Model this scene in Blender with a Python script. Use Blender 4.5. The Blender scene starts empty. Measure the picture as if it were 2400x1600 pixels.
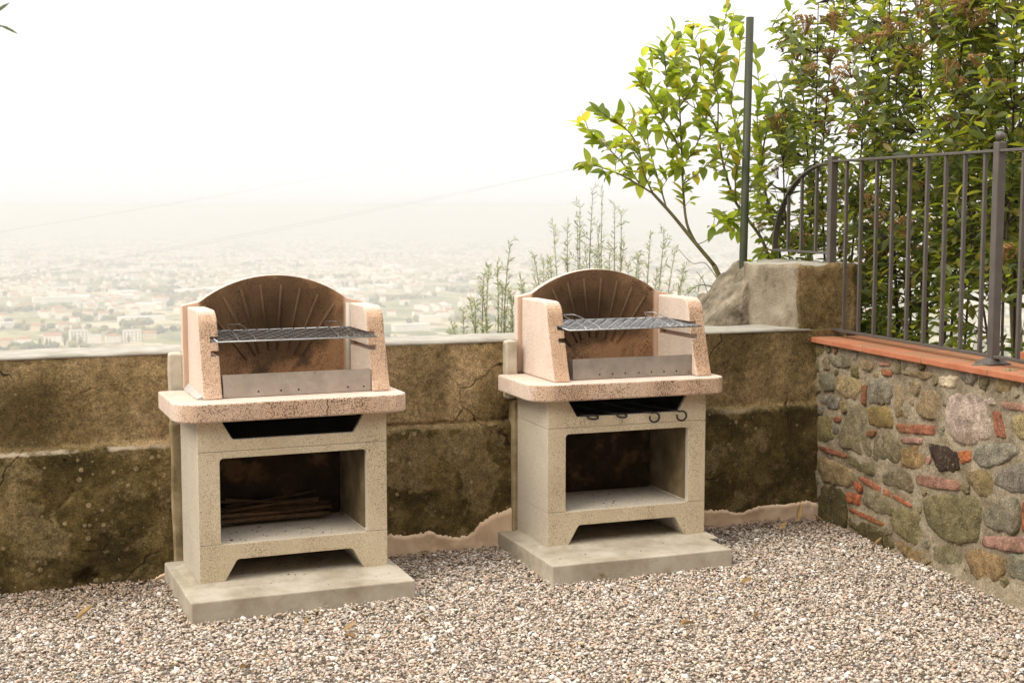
import bpy, bmesh, math, random
import numpy as np
from mathutils import Vector, Matrix, noise as mnoise

# ------------------------------------------------------------------ camera, sky, sun, exposure
scene = bpy.context.scene
cam_data = bpy.data.cameras.new("camera")
cam = bpy.data.objects.new("camera", cam_data)
scene.collection.objects.link(cam)
cam_data.sensor_width = 36.0
cam_data.lens = 48.83
cam_data.clip_start = 0.05
cam_data.clip_end = 60000.0
cam.location = (0.0, 0.0, 1.628)
cam.rotation_euler = (math.radians(90.0) - 0.0960, 0.0, -0.369)
cam_data.dof.use_dof = True
cam_data.dof.focus_distance = 6.1
cam_data.dof.aperture_fstop = 7.1
scene.camera = cam

SUN_AZ, SUN_EL = math.radians(-106.0), math.radians(44.0)      # clockwise from +Y
world = bpy.data.worlds.new("World")
scene.world = world
world.use_nodes = True
wn = world.node_tree
wn.nodes.clear()
w_out = wn.nodes.new("ShaderNodeOutputWorld")
w_bg = wn.nodes.new("ShaderNodeBackground")
w_sky = wn.nodes.new("ShaderNodeTexSky")
w_sky.sky_type = 'NISHITA'
w_sky.sun_disc = False
w_sky.sun_elevation = SUN_EL
w_sky.sun_rotation = SUN_AZ
w_sky.altitude = 200.0
w_sky.air_density = 1.0
w_sky.dust_density = 4.0
w_mix = wn.nodes.new("ShaderNodeMixRGB")                      # thin white high haze over the whole sky
w_mix.inputs[0].default_value = 0.90
w_tc = wn.nodes.new("ShaderNodeTexCoord")
w_sep = wn.nodes.new("ShaderNodeSeparateXYZ")
w_veil = wn.nodes.new("ShaderNodeMixRGB")                     # overcast: about three times brighter overhead than at the horizon
w_veil.use_clamp = False
w_veil.inputs[1].default_value = (4.40, 4.28, 4.15, 1.0)
w_veil.inputs[2].default_value = (12.4, 12.1, 11.7, 1.0)
w_cl = wn.nodes.new("ShaderNodeClamp")
wn.links.new(w_tc.outputs['Generated'], w_sep.inputs[0])
wn.links.new(w_sep.outputs[2], w_cl.inputs[0])
wn.links.new(w_cl.outputs[0], w_veil.inputs[0])
wn.links.new(w_veil.outputs[0], w_mix.inputs[2])
w_bg.inputs[1].default_value = 0.10
wn.links.new(w_sky.outputs[0], w_mix.inputs[1])
wn.links.new(w_mix.outputs[0], w_bg.inputs[0])
wn.links.new(w_bg.outputs[0], w_out.inputs[0])

sun_data = bpy.data.lights.new("sun", 'SUN')
sun_data.energy = 0.9
sun_data.angle = math.radians(35.0)
sun_data.color = (1.0, 0.90, 0.74)
sun = bpy.data.objects.new("sun", sun_data)
scene.collection.objects.link(sun)
to_sun = Vector((math.sin(SUN_AZ) * math.cos(SUN_EL), math.cos(SUN_AZ) * math.cos(SUN_EL), math.sin(SUN_EL)))
sun.rotation_euler = to_sun.to_track_quat('Z', 'Y').to_euler()
sun.location = (0, 0, 30)

scene.view_settings.view_transform = 'Standard'
scene.view_settings.look = 'None'
scene.view_settings.gamma = 1.0
scene.view_settings.exposure = 1.35
scene.view_settings.use_curve_mapping = False
cy = scene.cycles
cy.use_denoising = True
cy.max_bounces = 8
cy.diffuse_bounces = 4
cy.glossy_bounces = 3
cy.transmission_bounces = 4
cy.transparent_max_bounces = 8
cy.volume_bounces = 1
cy.sample_clamp_indirect = 8.0

rnd = random.Random(7)
nrs = np.random.RandomState(11)
COL = scene.collection

# ------------------------------------------------------------------ helpers
def tag(o, label=None, cat=None, group=None, kind=None):
    if label: o["label"] = label
    if cat: o["category"] = cat
    if group: o["group"] = group
    if kind: o["kind"] = kind
    return o

def empty(name, loc=(0, 0, 0), rz=0.0):
    o = bpy.data.objects.new(name, None)
    o.empty_display_size = 0.1
    o.location = loc
    o.rotation_euler = (0, 0, rz)
    COL.objects.link(o)
    return o

def link(name, mesh, parent=None, loc=None, rot=None, scale=None):
    o = bpy.data.objects.new(name, mesh)
    COL.objects.link(o)
    if parent is not None: o.parent = parent
    if loc is not None: o.location = loc
    if rot is not None: o.rotation_euler = rot
    if scale is not None: o.scale = scale
    return o

class MB:
    """collects faces of one mesh"""
    def __init__(self):
        self.v, self.f, self.s = [], [], []
    def add(self, verts, faces, smooth=False):
        b = len(self.v)
        self.v.extend([tuple(p) for p in verts])
        for q in faces:
            self.f.append(tuple(i + b for i in q)); self.s.append(smooth)
    def box(self, x0, x1, y0, y1, z0, z1):
        self.add([(x0,y0,z0),(x1,y0,z0),(x1,y1,z0),(x0,y1,z0),(x0,y0,z1),(x1,y0,z1),(x1,y1,z1),(x0,y1,z1)],
                 [(0,3,2,1),(4,5,6,7),(0,1,5,4),(1,2,6,5),(2,3,7,6),(3,0,4,7)])
    def tube(self, pts, r0, r1=None, seg=6, cap=True, smooth=True):
        r1 = r0 if r1 is None else r1
        pts = [Vector(p) for p in pts]; n = len(pts)
        vs, fs = [], []
        prev = None
        for i, p in enumerate(pts):
            d = (pts[min(i+1, n-1)] - pts[max(i-1, 0)])
            d = d.normalized() if d.length > 1e-9 else Vector((0,0,1))
            if prev is None:
                a = d.orthogonal().normalized()
            else:
                a = prev - d * prev.dot(d)
                a = a.normalized() if a.length > 1e-6 else d.orthogonal().normalized()
            prev = a
            b = d.cross(a)
            r = r0 + (r1 - r0) * i / max(1, n - 1)
            for k in range(seg):
                t = 2 * math.pi * k / seg
                vs.append(p + a * (r * math.cos(t)) + b * (r * math.sin(t)))
        for i in range(n - 1):
            for k in range(seg):
                k2 = (k + 1) % seg
                fs.append((i*seg+k, i*seg+k2, (i+1)*seg+k2, (i+1)*seg+k))
        if cap:
            fs.append(tuple(range(seg-1, -1, -1))); fs.append(tuple((n-1)*seg + k for k in range(seg)))
        self.add(vs, fs, smooth)
    def mesh(self, name, mat=None):
        me = bpy.data.meshes.new(name)
        me.from_pydata(self.v, [], self.f)
        me.polygons.foreach_set("use_smooth", self.s)
        if mat is not None: me.materials.append(mat)
        me.update()
        return me
    def build(self, name, mat=None, parent=None, **k):
        return link(name, self.mesh(name, mat), parent, **k)

def bevelled(me, width, segs=2, angle=35.0):
    bm = bmesh.new(); bm.from_mesh(me)
    bmesh.ops.remove_doubles(bm, verts=bm.verts, dist=1e-5)
    bmesh.ops.recalc_face_normals(bm, faces=bm.faces)
    ed = [e for e in bm.edges if len(e.link_faces) == 2 and e.calc_face_angle(0) > math.radians(angle)]
    bmesh.ops.bevel(bm, geom=ed, offset=width, segments=segs, profile=0.5, affect='EDGES', clamp_overlap=True)
    for f in bm.faces: f.smooth = False
    bm.to_mesh(me); bm.free(); me.update()
    return me

def prism(poly, axis, a0, a1):
    """extrude a 2D polygon; axis 'y': poly is (x,z); 'z': (x,y); 'x': (y,z)"""
    n = len(poly); m = MB()
    def P(p, a):
        return (p[0], a, p[1]) if axis == 'y' else (p[0], p[1], a) if axis == 'z' else (a, p[0], p[1])
    vs = [P(p, a0) for p in poly] + [P(p, a1) for p in poly]
    fs = [tuple(range(n)), tuple(range(2*n-1, n-1, -1))]
    for i in range(n):
        j = (i + 1) % n
        fs.append((i, i + n, j + n, j))
    m.add(vs, fs)
    return m

def round_poly(poly, rads, seg=5):
    """round the corners of a 2D polygon, one radius per corner"""
    out = []; n = len(poly)
    for i in range(n):
        r = rads[i] if isinstance(rads, (list, tuple)) else rads
        p = Vector(poly[i]); a = Vector(poly[i-1]) - p; b = Vector(poly[(i+1) % n]) - p
        if r <= 0: out.append(tuple(p)); continue
        a.normalize(); b.normalize()
        ang = a.angle(b); t = r / math.tan(ang / 2)
        c = p + (a + b).normalized() * (r / math.sin(ang / 2))
        s, e = p + a * t, p + b * t
        v0, v1 = s - c, e - c
        da = math.atan2(v0.x * v1.y - v0.y * v1.x, v0.dot(v1))
        for k in range(seg + 1):
            th = da * k / seg
            out.append((c.x + v0.x * math.cos(th) - v0.y * math.sin(th), c.y + v0.x * math.sin(th) + v0.y * math.cos(th)))
    return out

def fbm(p, oct=4):
    return mnoise.fractal(Vector(p), 1.0, 2.0, oct)

def cut_boxes(me, boxes):
    """boolean the boxes out of a mesh"""
    o = bpy.data.objects.new('tmp', me); COL.objects.link(o); cut = []
    for b in boxes:
        mb_ = MB(); mb_.box(*b); c = bpy.data.objects.new('tmpc', mb_.mesh('tmpc')); COL.objects.link(c); cut.append(c)
        md = o.modifiers.new('b', 'BOOLEAN'); md.object = c; md.operation = 'DIFFERENCE'; md.solver = 'EXACT'
    bpy.context.view_layer.update()
    dg = bpy.context.evaluated_depsgraph_get()
    new = bpy.data.meshes.new_from_object(o.evaluated_get(dg)); new.name = me.name
    for c in cut: cm_ = c.data; bpy.data.objects.remove(c); bpy.data.meshes.remove(cm_)
    bpy.data.objects.remove(o); bpy.data.meshes.remove(me)
    return new

def clean_normals(me):
    bm = bmesh.new(); bm.from_mesh(me)
    bmesh.ops.recalc_face_normals(bm, faces=bm.faces)
    bm.to_mesh(me); bm.free(); me.update()
    return me

def roughen(me, amp, scale, seed=0.0, cuts=0):
    """push the points of a mesh about by noise so edges are not ruler straight"""
    bm = bmesh.new(); bm.from_mesh(me)
    if cuts: bmesh.ops.subdivide_edges(bm, edges=bm.edges, cuts=cuts, use_grid_fill=True)
    for v in bm.verts:
        q = v.co * scale + Vector((seed, seed * 1.7, -seed))
        v.co += Vector((mnoise.noise(q), mnoise.noise(q + Vector((31, 0, 7))), mnoise.noise(q + Vector((3, 57, 1))))) * amp
    bm.to_mesh(me); bm.free(); me.update()
    return me

# ------------------------------------------------------------------ material toolkit
class NT:
    def __init__(self, name):
        self.m = bpy.data.materials.new(name); self.m.use_nodes = True
        self.t = self.m.node_tree; self.t.nodes.clear()
        self.out = self.n("ShaderNodeOutputMaterial")
        self.geo = self.n("ShaderNodeNewGeometry")
        self.pos = self.geo.outputs['Position']
    def n(self, typ, **k):
        q = self.t.nodes.new(typ)
        for a, b in k.items(): setattr(q, a, b)
        return q
    def set(self, sock, v):
        if hasattr(v, 'is_output') or isinstance(v, bpy.types.NodeSocket): self.t.links.new(v, sock)
        else:
            if sock.type == 'RGBA' and len(v) == 3: v = (*v, 1.0)
            sock.default_value = v
    def scaled(self, vec, s):
        q = self.n("ShaderNodeMapping"); self.set(q.inputs['Vector'], vec); q.inputs['Scale'].default_value = s
        return q.outputs[0]
    def noise(self, scale, detail=4.0, rough=0.55, vec=None, dist=0.0):
        q = self.n("ShaderNodeTexNoise"); self.set(q.inputs['Vector'], vec if vec is not None else self.pos)
        q.inputs['Scale'].default_value = scale; q.inputs['Detail'].default_value = detail
        q.inputs['Roughness'].default_value = rough; q.inputs['Distortion'].default_value = dist
        return q.outputs[0]
    def voro(self, scale, feature='F1', out=0, vec=None, rand=1.0):
        q = self.n("ShaderNodeTexVoronoi"); q.feature = feature
        self.set(q.inputs['Vector'], vec if vec is not None else self.pos)
        q.inputs['Scale'].default_value = scale; q.inputs['Randomness'].default_value = rand
        return q.outputs[out]
    def ramp(self, fac, stops, interp='LINEAR'):
        q = self.n("ShaderNodeValToRGB"); e = q.color_ramp.elements; q.color_ramp.interpolation = interp
        while len(e) < len(stops): e.new(0.5)
        for i, (p, c) in enumerate(stops):
            e[i].position = p
            c = (c, c, c) if isinstance(c, (int, float)) else c
            e[i].color = (*c[:3], 1.0)
        self.set(q.inputs[0], fac)
        return q.outputs[0]
    def mix(self, fac, a, b, mode='MIX'):
        q = self.n("ShaderNodeMixRGB", blend_type=mode)
        self.set(q.inputs[0], fac); self.set(q.inputs[1], a); self.set(q.inputs[2], b)
        return q.outputs[0]
    def math(self, op, a, b=0.0, clamp=False):
        q = self.n("ShaderNodeMath", operation=op, use_clamp=clamp)
        self.set(q.inputs[0], a); self.set(q.inputs[1], b)
        return q.outputs[0]
    def sep(self, vec=None):
        q = self.n("ShaderNodeSeparateXYZ"); self.set(q.inputs[0], vec if vec is not None else self.pos)
        return q.outputs
    def bump(self, h, strength=0.4, dist=0.01, normal=None):
        q = self.n("ShaderNodeBump"); self.set(q.inputs['Height'], h)
        q.inputs['Strength'].default_value = strength; q.inputs['Distance'].default_value = dist
        if normal is not None: self.set(q.inputs['Normal'], normal)
        return q.outputs[0]
    def pbr(self, color, rough=0.85, normal=None, metal=0.0, spec=0.3):
        q = self.n("ShaderNodeBsdfPrincipled")
        self.set(q.inputs['Base Color'], color); self.set(q.inputs['Roughness'], rough)
        q.inputs['Metallic'].default_value = metal
        q.inputs['Specular IOR Level'].default_value = spec
        if normal is not None: self.set(q.inputs['Normal'], normal)
        self.t.links.new(q.outputs[0], self.out.inputs[0])
        return self.m
    def leafy(self, color, trans, rough=0.4, tw=0.45, spec=0.4, normal=None):
        p = self.n("ShaderNodeBsdfPrincipled")
        self.set(p.inputs['Base Color'], color); self.set(p.inputs['Roughness'], rough); p.inputs['Specular IOR Level'].default_value = spec
        t = self.n("ShaderNodeBsdfTranslucent"); self.set(t.inputs[0], trans)
        m = self.n("ShaderNodeMixShader"); m.inputs[0].default_value = tw
        self.t.links.new(p.outputs[0], m.inputs[1]); self.t.links.new(t.outputs[0], m.inputs[2])
        self.t.links.new(m.outputs[0], self.out.inputs[0])
        return self.m
# ------------------------------------------------------------------ materials
def speckle_concrete(name, c_lo, c_hi, pore, pore_amount, smooth=None, soot=None):
    """cast concrete: open-pored on the faces from the mould front, smoother and paler ('smooth') on its sides and top"""
    k = NT(name)
    big = k.noise(3.0, 5.0, 0.6)
    col = k.ramp(big, [(0.3, c_lo), (0.7, c_hi)])
    fr = 1.0
    if smooth is not None:
        nn = k.n("ShaderNodeSeparateXYZ"); k.set(nn.inputs[0], k.geo.outputs['Normal'])
        fr = k.ramp(k.math('MULTIPLY', nn.outputs[1], -1.0), [(0.35, 0.0), (0.75, 1.0)])
        sm = k.ramp(k.noise(5.0, 5.0, 0.6), [(0.3, tuple(x * 0.88 for x in smooth)), (0.7, smooth)])
        col = k.mix(fr, sm, col)
    grain = k.noise(260.0, 2.0, 0.7)
    col = k.mix(0.55, col, k.ramp(grain, [(0.32, 0.30), (0.52, 1.0), (0.72, 1.35)]), 'MULTIPLY')
    pn = k.noise(190.0, 3.0, 0.7)
    pat = k.noise(9.0, 5.0, 0.65, vec=k.scaled(k.pos, (1.0, 1.0, 0.3)))
    thr = k.math('ADD', pn, k.math('MULTIPLY', k.math('SUBTRACT', pat, 0.5), 0.36))
    pm = k.ramp(thr, [(0.60 - pore_amount, 0.0), (0.66 - pore_amount, 1.0)])
    if smooth is not None: pm = k.math('MULTIPLY', pm, k.math('ADD', k.math('MULTIPLY', fr, 0.7), 0.3))
    col = k.mix(pm, col, pore)
    if soot is not None: col = soot(k, col)
    h = k.math('SUBTRACT', grain, k.math('MULTIPLY', pm, 0.8))
    return k.pbr(col, 0.92, k.bump(h, 0.55, 0.004), spec=0.2)

M = {}
M['block'] = speckle_concrete('tan_block', (0.53, 0.435, 0.295), (0.645, 0.55, 0.40), (0.24, 0.17, 0.10), 0.015, smooth=(0.57, 0.51, 0.415))
M['slab'] = speckle_concrete('pink_concrete', (0.585, 0.395, 0.268), (0.695, 0.525, 0.395), (0.11, 0.068, 0.045), 0.07, smooth=(0.72, 0.58, 0.48))
M['cheek'] = speckle_concrete('pale_pink_concrete', (0.56, 0.37, 0.24), (0.66, 0.475, 0.34), (0.22, 0.125, 0.07), 0.05, smooth=(0.70, 0.575, 0.48))

def soot_fn(k, col):
    oc = k.n("ShaderNodeTexCoord").outputs['Object']
    s = k.sep(oc)
    dx = k.math('MULTIPLY', k.math('SUBTRACT', s[0], 0.0), 2.6)
    dz = k.math('MULTIPLY', k.math('SUBTRACT', s[2], 1.06), 4.2)
    r = k.math('SQRT', k.math('ADD', k.math('MULTIPLY', dx, dx), k.math('MULTIPLY', dz, dz)))
    r = k.math('ADD', r, k.math('MULTIPLY', k.math('SUBTRACT', k.noise(7.0, 4.0), 0.5), 0.9))
    f = k.ramp(r, [(0.15, 0.96), (0.75, 0.72), (1.25, 0.12)])
    col = k.mix(k.ramp(k.noise(2.5, 3.0), [(0.35, 0.0), (0.7, 0.35)]), col, (0.33, 0.17, 0.075))
    col = k.mix(f, col, (0.034, 0.018, 0.007))
    low = k.math('MULTIPLY', k.ramp(k.noise(9.0, 4.0, 0.6), [(0.52, 0.0), (0.66, 1.0)]), k.ramp(s[2], [(0.86, 0.8), (0.95, 0.0)]))
    col = k.mix(low, col, (0.045, 0.03, 0.02))
    rim = k.math('ABSOLUTE', k.math('SUBTRACT', s[0], 0.018))
    return k.mix(k.ramp(rim, [(0.318, 0.0), (0.330, 1.0)]), col, (0.62, 0.44, 0.33))
M['back'] = speckle_concrete('sooty_pink_concrete', (0.40, 0.215, 0.105), (0.50, 0.30, 0.165), (0.08, 0.045, 0.02), 0.05, soot=soot_fn)

def mat_rib():
    k = NT('rib_concrete')
    col = soot_fn(k, k.ramp(k.noise(90.0), [(0.3, (0.20, 0.11, 0.05)), (0.7, (0.36, 0.21, 0.11))]))
    return k.pbr(col, 0.9, k.bump(k.noise(200.0), 0.4, 0.003))
M['rib'] = mat_rib()

def mat_plain(name, stops, scale, rough=0.85, bscale=80.0, bstr=0.3, bdist=0.004, metal=0.0, spec=0.3, detail=5.0):
    k = NT(name)
    return k.pbr(k.ramp(k.noise(scale, detail, 0.6), stops), rough, k.bump(k.noise(bscale, 4.0, 0.6), bstr, bdist), metal, spec)

M['cement'] = mat_plain('pale_cement', [(0.3, (0.36, 0.33, 0.28)), (0.5, (0.48, 0.45, 0.39)), (0.75, (0.56, 0.52, 0.45))], 6.0)
M['pilaster'] = mat_plain('smooth_cement', [(0.3, (0.30, 0.25, 0.17)), (0.5, (0.46, 0.41, 0.32)), (0.72, (0.56, 0.52, 0.44))], 9.0, detail=8.0)
M['pilaster_low'] = mat_plain('stained_cement', [(0.3, (0.10, 0.075, 0.035)), (0.48, (0.26, 0.20, 0.11)), (0.7, (0.42, 0.34, 0.22))], 8.0, detail=8.0)
M['sealant'] = mat_plain('white_sealant', [(0.3, (0.36, 0.35, 0.32)), (0.7, (0.46, 0.45, 0.42))], 20.0)

def mat_plinth():
    k = NT('plinth_concrete')
    col = k.ramp(k.noise(5.0, 6.0, 0.62), [(0.30, (0.29, 0.245, 0.18)), (0.46, (0.38, 0.335, 0.26)), (0.56, (0.44, 0.395, 0.32)), (0.72, (0.50, 0.46, 0.385))])
    col = k.mix(k.ramp(k.noise(60.0, 3.0), [(0.66, 0.0), (0.74, 0.7)]), col, (0.16, 0.13, 0.09))
    col = k.mix(k.ramp(k.noise(14.0, 4.0, 0.7), [(0.5, 0.0), (0.75, 0.4)]), col, (0.26, 0.21, 0.14))
    return k.pbr(col, 0.9, k.bump(k.noise(120.0, 4.0), 0.4, 0.003))
M['plinth'] = mat_plinth()

def mat_plaster():
    """weathered render of the parapet: taupe above, mottled olive lichen and flaked patches below"""
    k = NT('stained_plaster')
    s = k.sep()
    n1 = k.noise(1.6, 4.0, 0.55, dist=0.3)
    n2 = k.noise(4.2, 7.0, 0.62, dist=0.25)
    n3 = k.noise(34.0, 5.0, 0.7)
    g1 = k.noise(130.0, 3.0, 0.7)
    upper = k.ramp(n1, [(0.32, (0.090, 0.062, 0.023)), (0.43, (0.175, 0.124, 0.052)), (0.52, (0.265, 0.190, 0.090)), (0.61, (0.37, 0.265, 0.14)), (0.71, (0.48, 0.345, 0.21))])
    lower = k.ramp(n2, [(0.32, (0.036, 0.026, 0.007)), (0.45, (0.082, 0.059, 0.018)), (0.55, (0.130, 0.094, 0.033)), (0.66, (0.19, 0.138, 0.056))])
    # paler layer where the weathered skin has flaked, with crisp ragged edges
    fl = k.noise(3.4, 10.0, 0.62, dist=0.2)
    lower = k.mix(k.ramp(fl, [(0.535, 0.0), (0.565, 0.62)]), lower, (0.225, 0.168, 0.080))
    lower = k.mix(k.ramp(fl, [(0.40, 0.5), (0.425, 0.0)]), lower, (0.035, 0.026, 0.008))
    zz = k.math('ADD', s[2], k.math('MULTIPLY', k.math('SUBTRACT', n2, 0.5), 0.10))
    col = k.mix(k.ramp(zz, [(0.585, 0.0), (0.605, 1.0)]), lower, upper)
    # lichen discs and pale flecks
    v = k.voro(17.0); ve = k.math('ADD', v, k.math('MULTIPLY', n3, 0.22))
    lm = k.math('MULTIPLY', k.ramp(ve, [(0.27, 1.0), (0.30, 0.0)]), k.ramp(k.noise(3.0, 3.0), [(0.44, 0.0), (0.54, 0.9)]))
    col = k.mix(k.math('MULTIPLY', lm, k.ramp(s[2], [(0.58, 1.0), (0.62, 0.12)])), col, (0.29, 0.225, 0.12))
    col = k.mix(k.ramp(k.noise(75.0, 2.0), [(0.70, 0.0), (0.735, 0.9)]), col, (0.36, 0.31, 0.20))
    # dark mould washed down in streaks
    st = k.noise(3.2, 6.0, 0.65, vec=k.scaled(k.pos, (1.0, 1.0, 0.35)))
    col = k.mix(k.ramp(st, [(0.53, 0.0), (0.66, 0.62)]), col, (0.060, 0.046, 0.017))
    # grain of the render
    col = k.mix(0.75, col, k.ramp(n3, [(0.33, 0.45), (0.5, 1.0), (0.66, 1.5)]), 'MULTIPLY')
    col = k.mix(0.8, col, k.ramp(g1, [(0.32, 0.35), (0.5, 1.0), (0.68, 1.6)]), 'MULTIPLY')
    # crisp cracks
    wv = k.n("ShaderNodeVectorMath", operation='ADD'); nz = k.n("ShaderNodeTexNoise"); nz.inputs['Scale'].default_value = 6.0; nz.inputs['Detail'].default_value = 5.0
    k.set(nz.inputs['Vector'], k.pos); ws = k.n("ShaderNodeVectorMath", operation='SCALE'); k.set(ws.inputs[0], nz.outputs['Color']); ws.inputs['Scale'].default_value = 0.22
    k.set(wv.inputs[0], k.pos); k.set(wv.inputs[1], ws.outputs[0])
    de = k.voro(1.7, 'DISTANCE_TO_EDGE', 0, vec=wv.outputs[0])
    ck = k.math('MULTIPLY', k.ramp(de, [(0.004, 1.0), (0.011, 0.0)]), k.ramp(k.noise(1.9, 3.0), [(0.50, 0.0), (0.58, 0.9)]))
    col = k.mix(ck, col, (0.022, 0.015, 0.006))
    # washed pale streak on the ledge
    lz = k.math('ABSOLUTE', k.math('SUBTRACT', k.math('ADD', s[2], k.math('MULTIPLY', k.math('SUBTRACT', n3, 0.5), 0.03)), 0.592))
    lf = k.math('MULTIPLY', k.ramp(lz, [(0.005, 1.0), (0.011, 0.0)]), k.ramp(k.noise(3.4, 9.0, 0.7), [(0.45, 0.0), (0.53, 0.8)]))
    lf = k.math('MULTIPLY', lf, k.ramp(k.math('DIVIDE', s[0], 10.0), [(0.074, 1.0), (0.082, 0.0), (0.34, 0.0), (0.36, 0.45)]))
    col = k.mix(lf, col, (0.44, 0.37, 0.27))
    col = k.mix(1.0, col, (0.93, 0.925, 0.95), 'MULTIPLY')
    h = k.math('ADD', k.math('MULTIPLY', n3, 0.6), k.math('MULTIPLY', g1, 0.5))
    h = k.math('SUBTRACT', h, ck)
    return k.pbr(col, 0.93, k.bump(h, 0.7, 0.006), spec=0.15)
M['plaster'] = mat_plaster()
M['bare'] = mat_plain('bare_render', [(0.3, (0.52, 0.38, 0.245)), (0.48, (0.70, 0.52, 0.355)), (0.7, (0.78, 0.62, 0.46))], 9.0, detail=8.0, bscale=60.0)
M['walltop'] = mat_plain('cement_capping', [(0.3, (0.23, 0.21, 0.17)), (0.48, (0.31, 0.29, 0.245)), (0.70, (0.40, 0.375, 0.32))], 8.0, detail=8.0)
M['lightplaster'] = mat_plain('pale_weathered_plaster', [(0.30, (0.11, 0.088, 0.058)), (0.44, (0.22, 0.182, 0.13)), (0.56, (0.28, 0.238, 0.176)), (0.72, (0.36, 0.31, 0.235))], 9.0, bscale=70.0, bstr=0.8, bdist=0.01, detail=9.0)
M['rubble'] = mat_plain('rubble', [(0.30, (0.06, 0.05, 0.033)), (0.46, (0.18, 0.15, 0.105)), (0.58, (0.27, 0.225, 0.16)), (0.72, (0.38, 0.33, 0.245))], 12.0, bscale=45.0, bstr=1.0, bdist=0.02, detail=9.0)

def mat_mortar():
    k = NT('mortar')
    s = k.sep()
    col = k.ramp(k.noise(7.0, 6.0, 0.65), [(0.28, (0.16, 0.126, 0.080)), (0.5, (0.32, 0.265, 0.185)), (0.72, (0.45, 0.385, 0.285))])
    col = k.mix(k.ramp(k.noise(60.0, 3.0, 0.7), [(0.35, 0.35), (0.6, 0.0)]), col, (0.075, 0.06, 0.032))
    col = k.mix(0.7, col, k.ramp(k.noise(160.0, 3.0, 0.7), [(0.33, 0.45), (0.5, 1.0), (0.67, 1.45)]), 'MULTIPLY')
    return k.pbr(col, 0.95, k.bump(k.noise(70.0, 5.0, 0.7), 0.9, 0.012), spec=0.1)
M['mortar'] = mat_mortar()

def mat_stone():
    k = NT('field_stone')
    oi = k.n("ShaderNodeObjectInfo")
    off = k.n("ShaderNodeVectorMath", operation='ADD')
    k.set(off.inputs[0], k.pos)
    cmb = k.n("ShaderNodeCombineXYZ"); k.set(cmb.inputs[0], k.math('MULTIPLY', oi.outputs['Random'], 50.0)); k.set(cmb.inputs[1], k.math('MULTIPLY', oi.outputs['Random'], 31.0))
    k.set(off.inputs[1], cmb.outputs[0]); v = off.outputs[0]
    n1 = k.noise(14.0, 6.0, 0.68, vec=v, dist=0.5); n2 = k.noise(60.0, 4.0, 0.7, vec=v)
    col = k.mix(1.0, oi.outputs['Color'], k.ramp(n1, [(0.28, 0.40), (0.5, 0.95), (0.72, 1.6)]), 'MULTIPLY')
    col = k.mix(k.ramp(n2, [(0.58, 0.0), (0.70, 0.6)]), col, (0.42, 0.35, 0.255))
    col = k.mix(k.ramp(n2, [(0.28, 0.65), (0.40, 0.0)]), col, (0.045, 0.036, 0.020))
    col = k.mix(k.ramp(k.noise(6.0, 4.0, vec=v), [(0.52, 0.0), (0.70, 0.5)]), col, (0.15, 0.115, 0.04))
    col = k.mix(0.75, col, k.ramp(k.noise(170.0, 3.0, 0.75, vec=v), [(0.33, 0.35), (0.5, 1.0), (0.67, 1.6)]), 'MULTIPLY')
    return k.pbr(col, 0.92, k.bump(k.math('ADD', n1, k.math('MULTIPLY', n2, 0.8)), 1.0, 0.016), spec=0.12)
M['stone'] = mat_stone()

def mat_terra(name, a, b, c):
    k = NT(name)
    n1 = k.noise(9.0, 5.0, 0.6)
    col = k.ramp(n1, [(0.28, a), (0.5, b), (0.75, c)])
    nz = k.n("ShaderNodeSeparateXYZ"); k.set(nz.inputs[0], k.geo.outputs['Normal'])
    dirt = k.math('MULTIPLY', k.ramp(k.noise(5.0, 6.0, 0.7), [(0.36, 0.0), (0.58, 0.85)]), k.ramp(nz.outputs[2], [(0.6, 0.0), (0.9, 1.0)]))
    col = k.mix(dirt, col, (0.27, 0.155, 0.085))
    return k.pbr(col, 0.8, k.bump(k.noise(90.0, 3.0), 0.25, 0.003), spec=0.25)
M['terra'] = mat_terra('terracotta_tile', (0.31, 0.105, 0.052), (0.39, 0.140, 0.070), (0.45, 0.185, 0.105))

def mat_steel(name, col, rough):
    k = NT(name)
    c = k.ramp(k.noise(8.0, 5.0, 0.65), [(0.3, tuple(x * 0.72 for x in col)), (0.6, col)])
    c = k.mix(k.ramp(k.noise(24.0, 4.0, 0.7), [(0.62, 0.0), (0.74, 0.6)]), c, (0.10, 0.07, 0.05))
    return k.pbr(c, k.ramp(k.noise(30.0, 3.0), [(0.3, rough - 0.1), (0.7, rough + 0.12)]), k.bump(k.noise(50.0, 2.0), 0.08, 0.002), metal=0.75, spec=0.5)
M['tray'] = mat_steel('ember_tray_steel', (0.52, 0.465, 0.41), 0.55)
M['tray2'] = mat_steel('ember_tray_dull_steel', (0.42, 0.375, 0.33), 0.55)
M['wire_bright'] = mat_steel('bright_wire', (0.42, 0.435, 0.45), 0.32)
M['wire_sooty'] = mat_steel('sooty_wire', (0.13, 0.12, 0.11), 0.35)
M['black_iron'] = mat_plain('black_iron', [(0.3, (0.010, 0.009, 0.008)), (0.7, (0.030, 0.025, 0.02))], 20.0, rough=0.6)
M['soot'] = mat_plain('soot_shade_lining', [(0.3, (0.006, 0.005, 0.004)), (0.7, (0.022, 0.013, 0.008))], 14.0, rough=0.95, spec=0.05)
M['ovenside'] = mat_plain('oven_shade_concrete', [(0.3, (0.085, 0.060, 0.030)), (0.5, (0.15, 0.112, 0.060)), (0.7, (0.24, 0.185, 0.11))], 7.0, rough=0.95, spec=0.05, bscale=120.0, detail=8.0)  # inner shade of the ovens painted as a concrete colour
M['ovenback'] = mat_plain('soot_shade_oven_back', [(0.3, (0.012, 0.007, 0.004)), (0.52, (0.035, 0.020, 0.010)), (0.66, (0.13, 0.075, 0.034))], 9.0, rough=0.95, spec=0.05, bscale=40.0)
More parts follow.
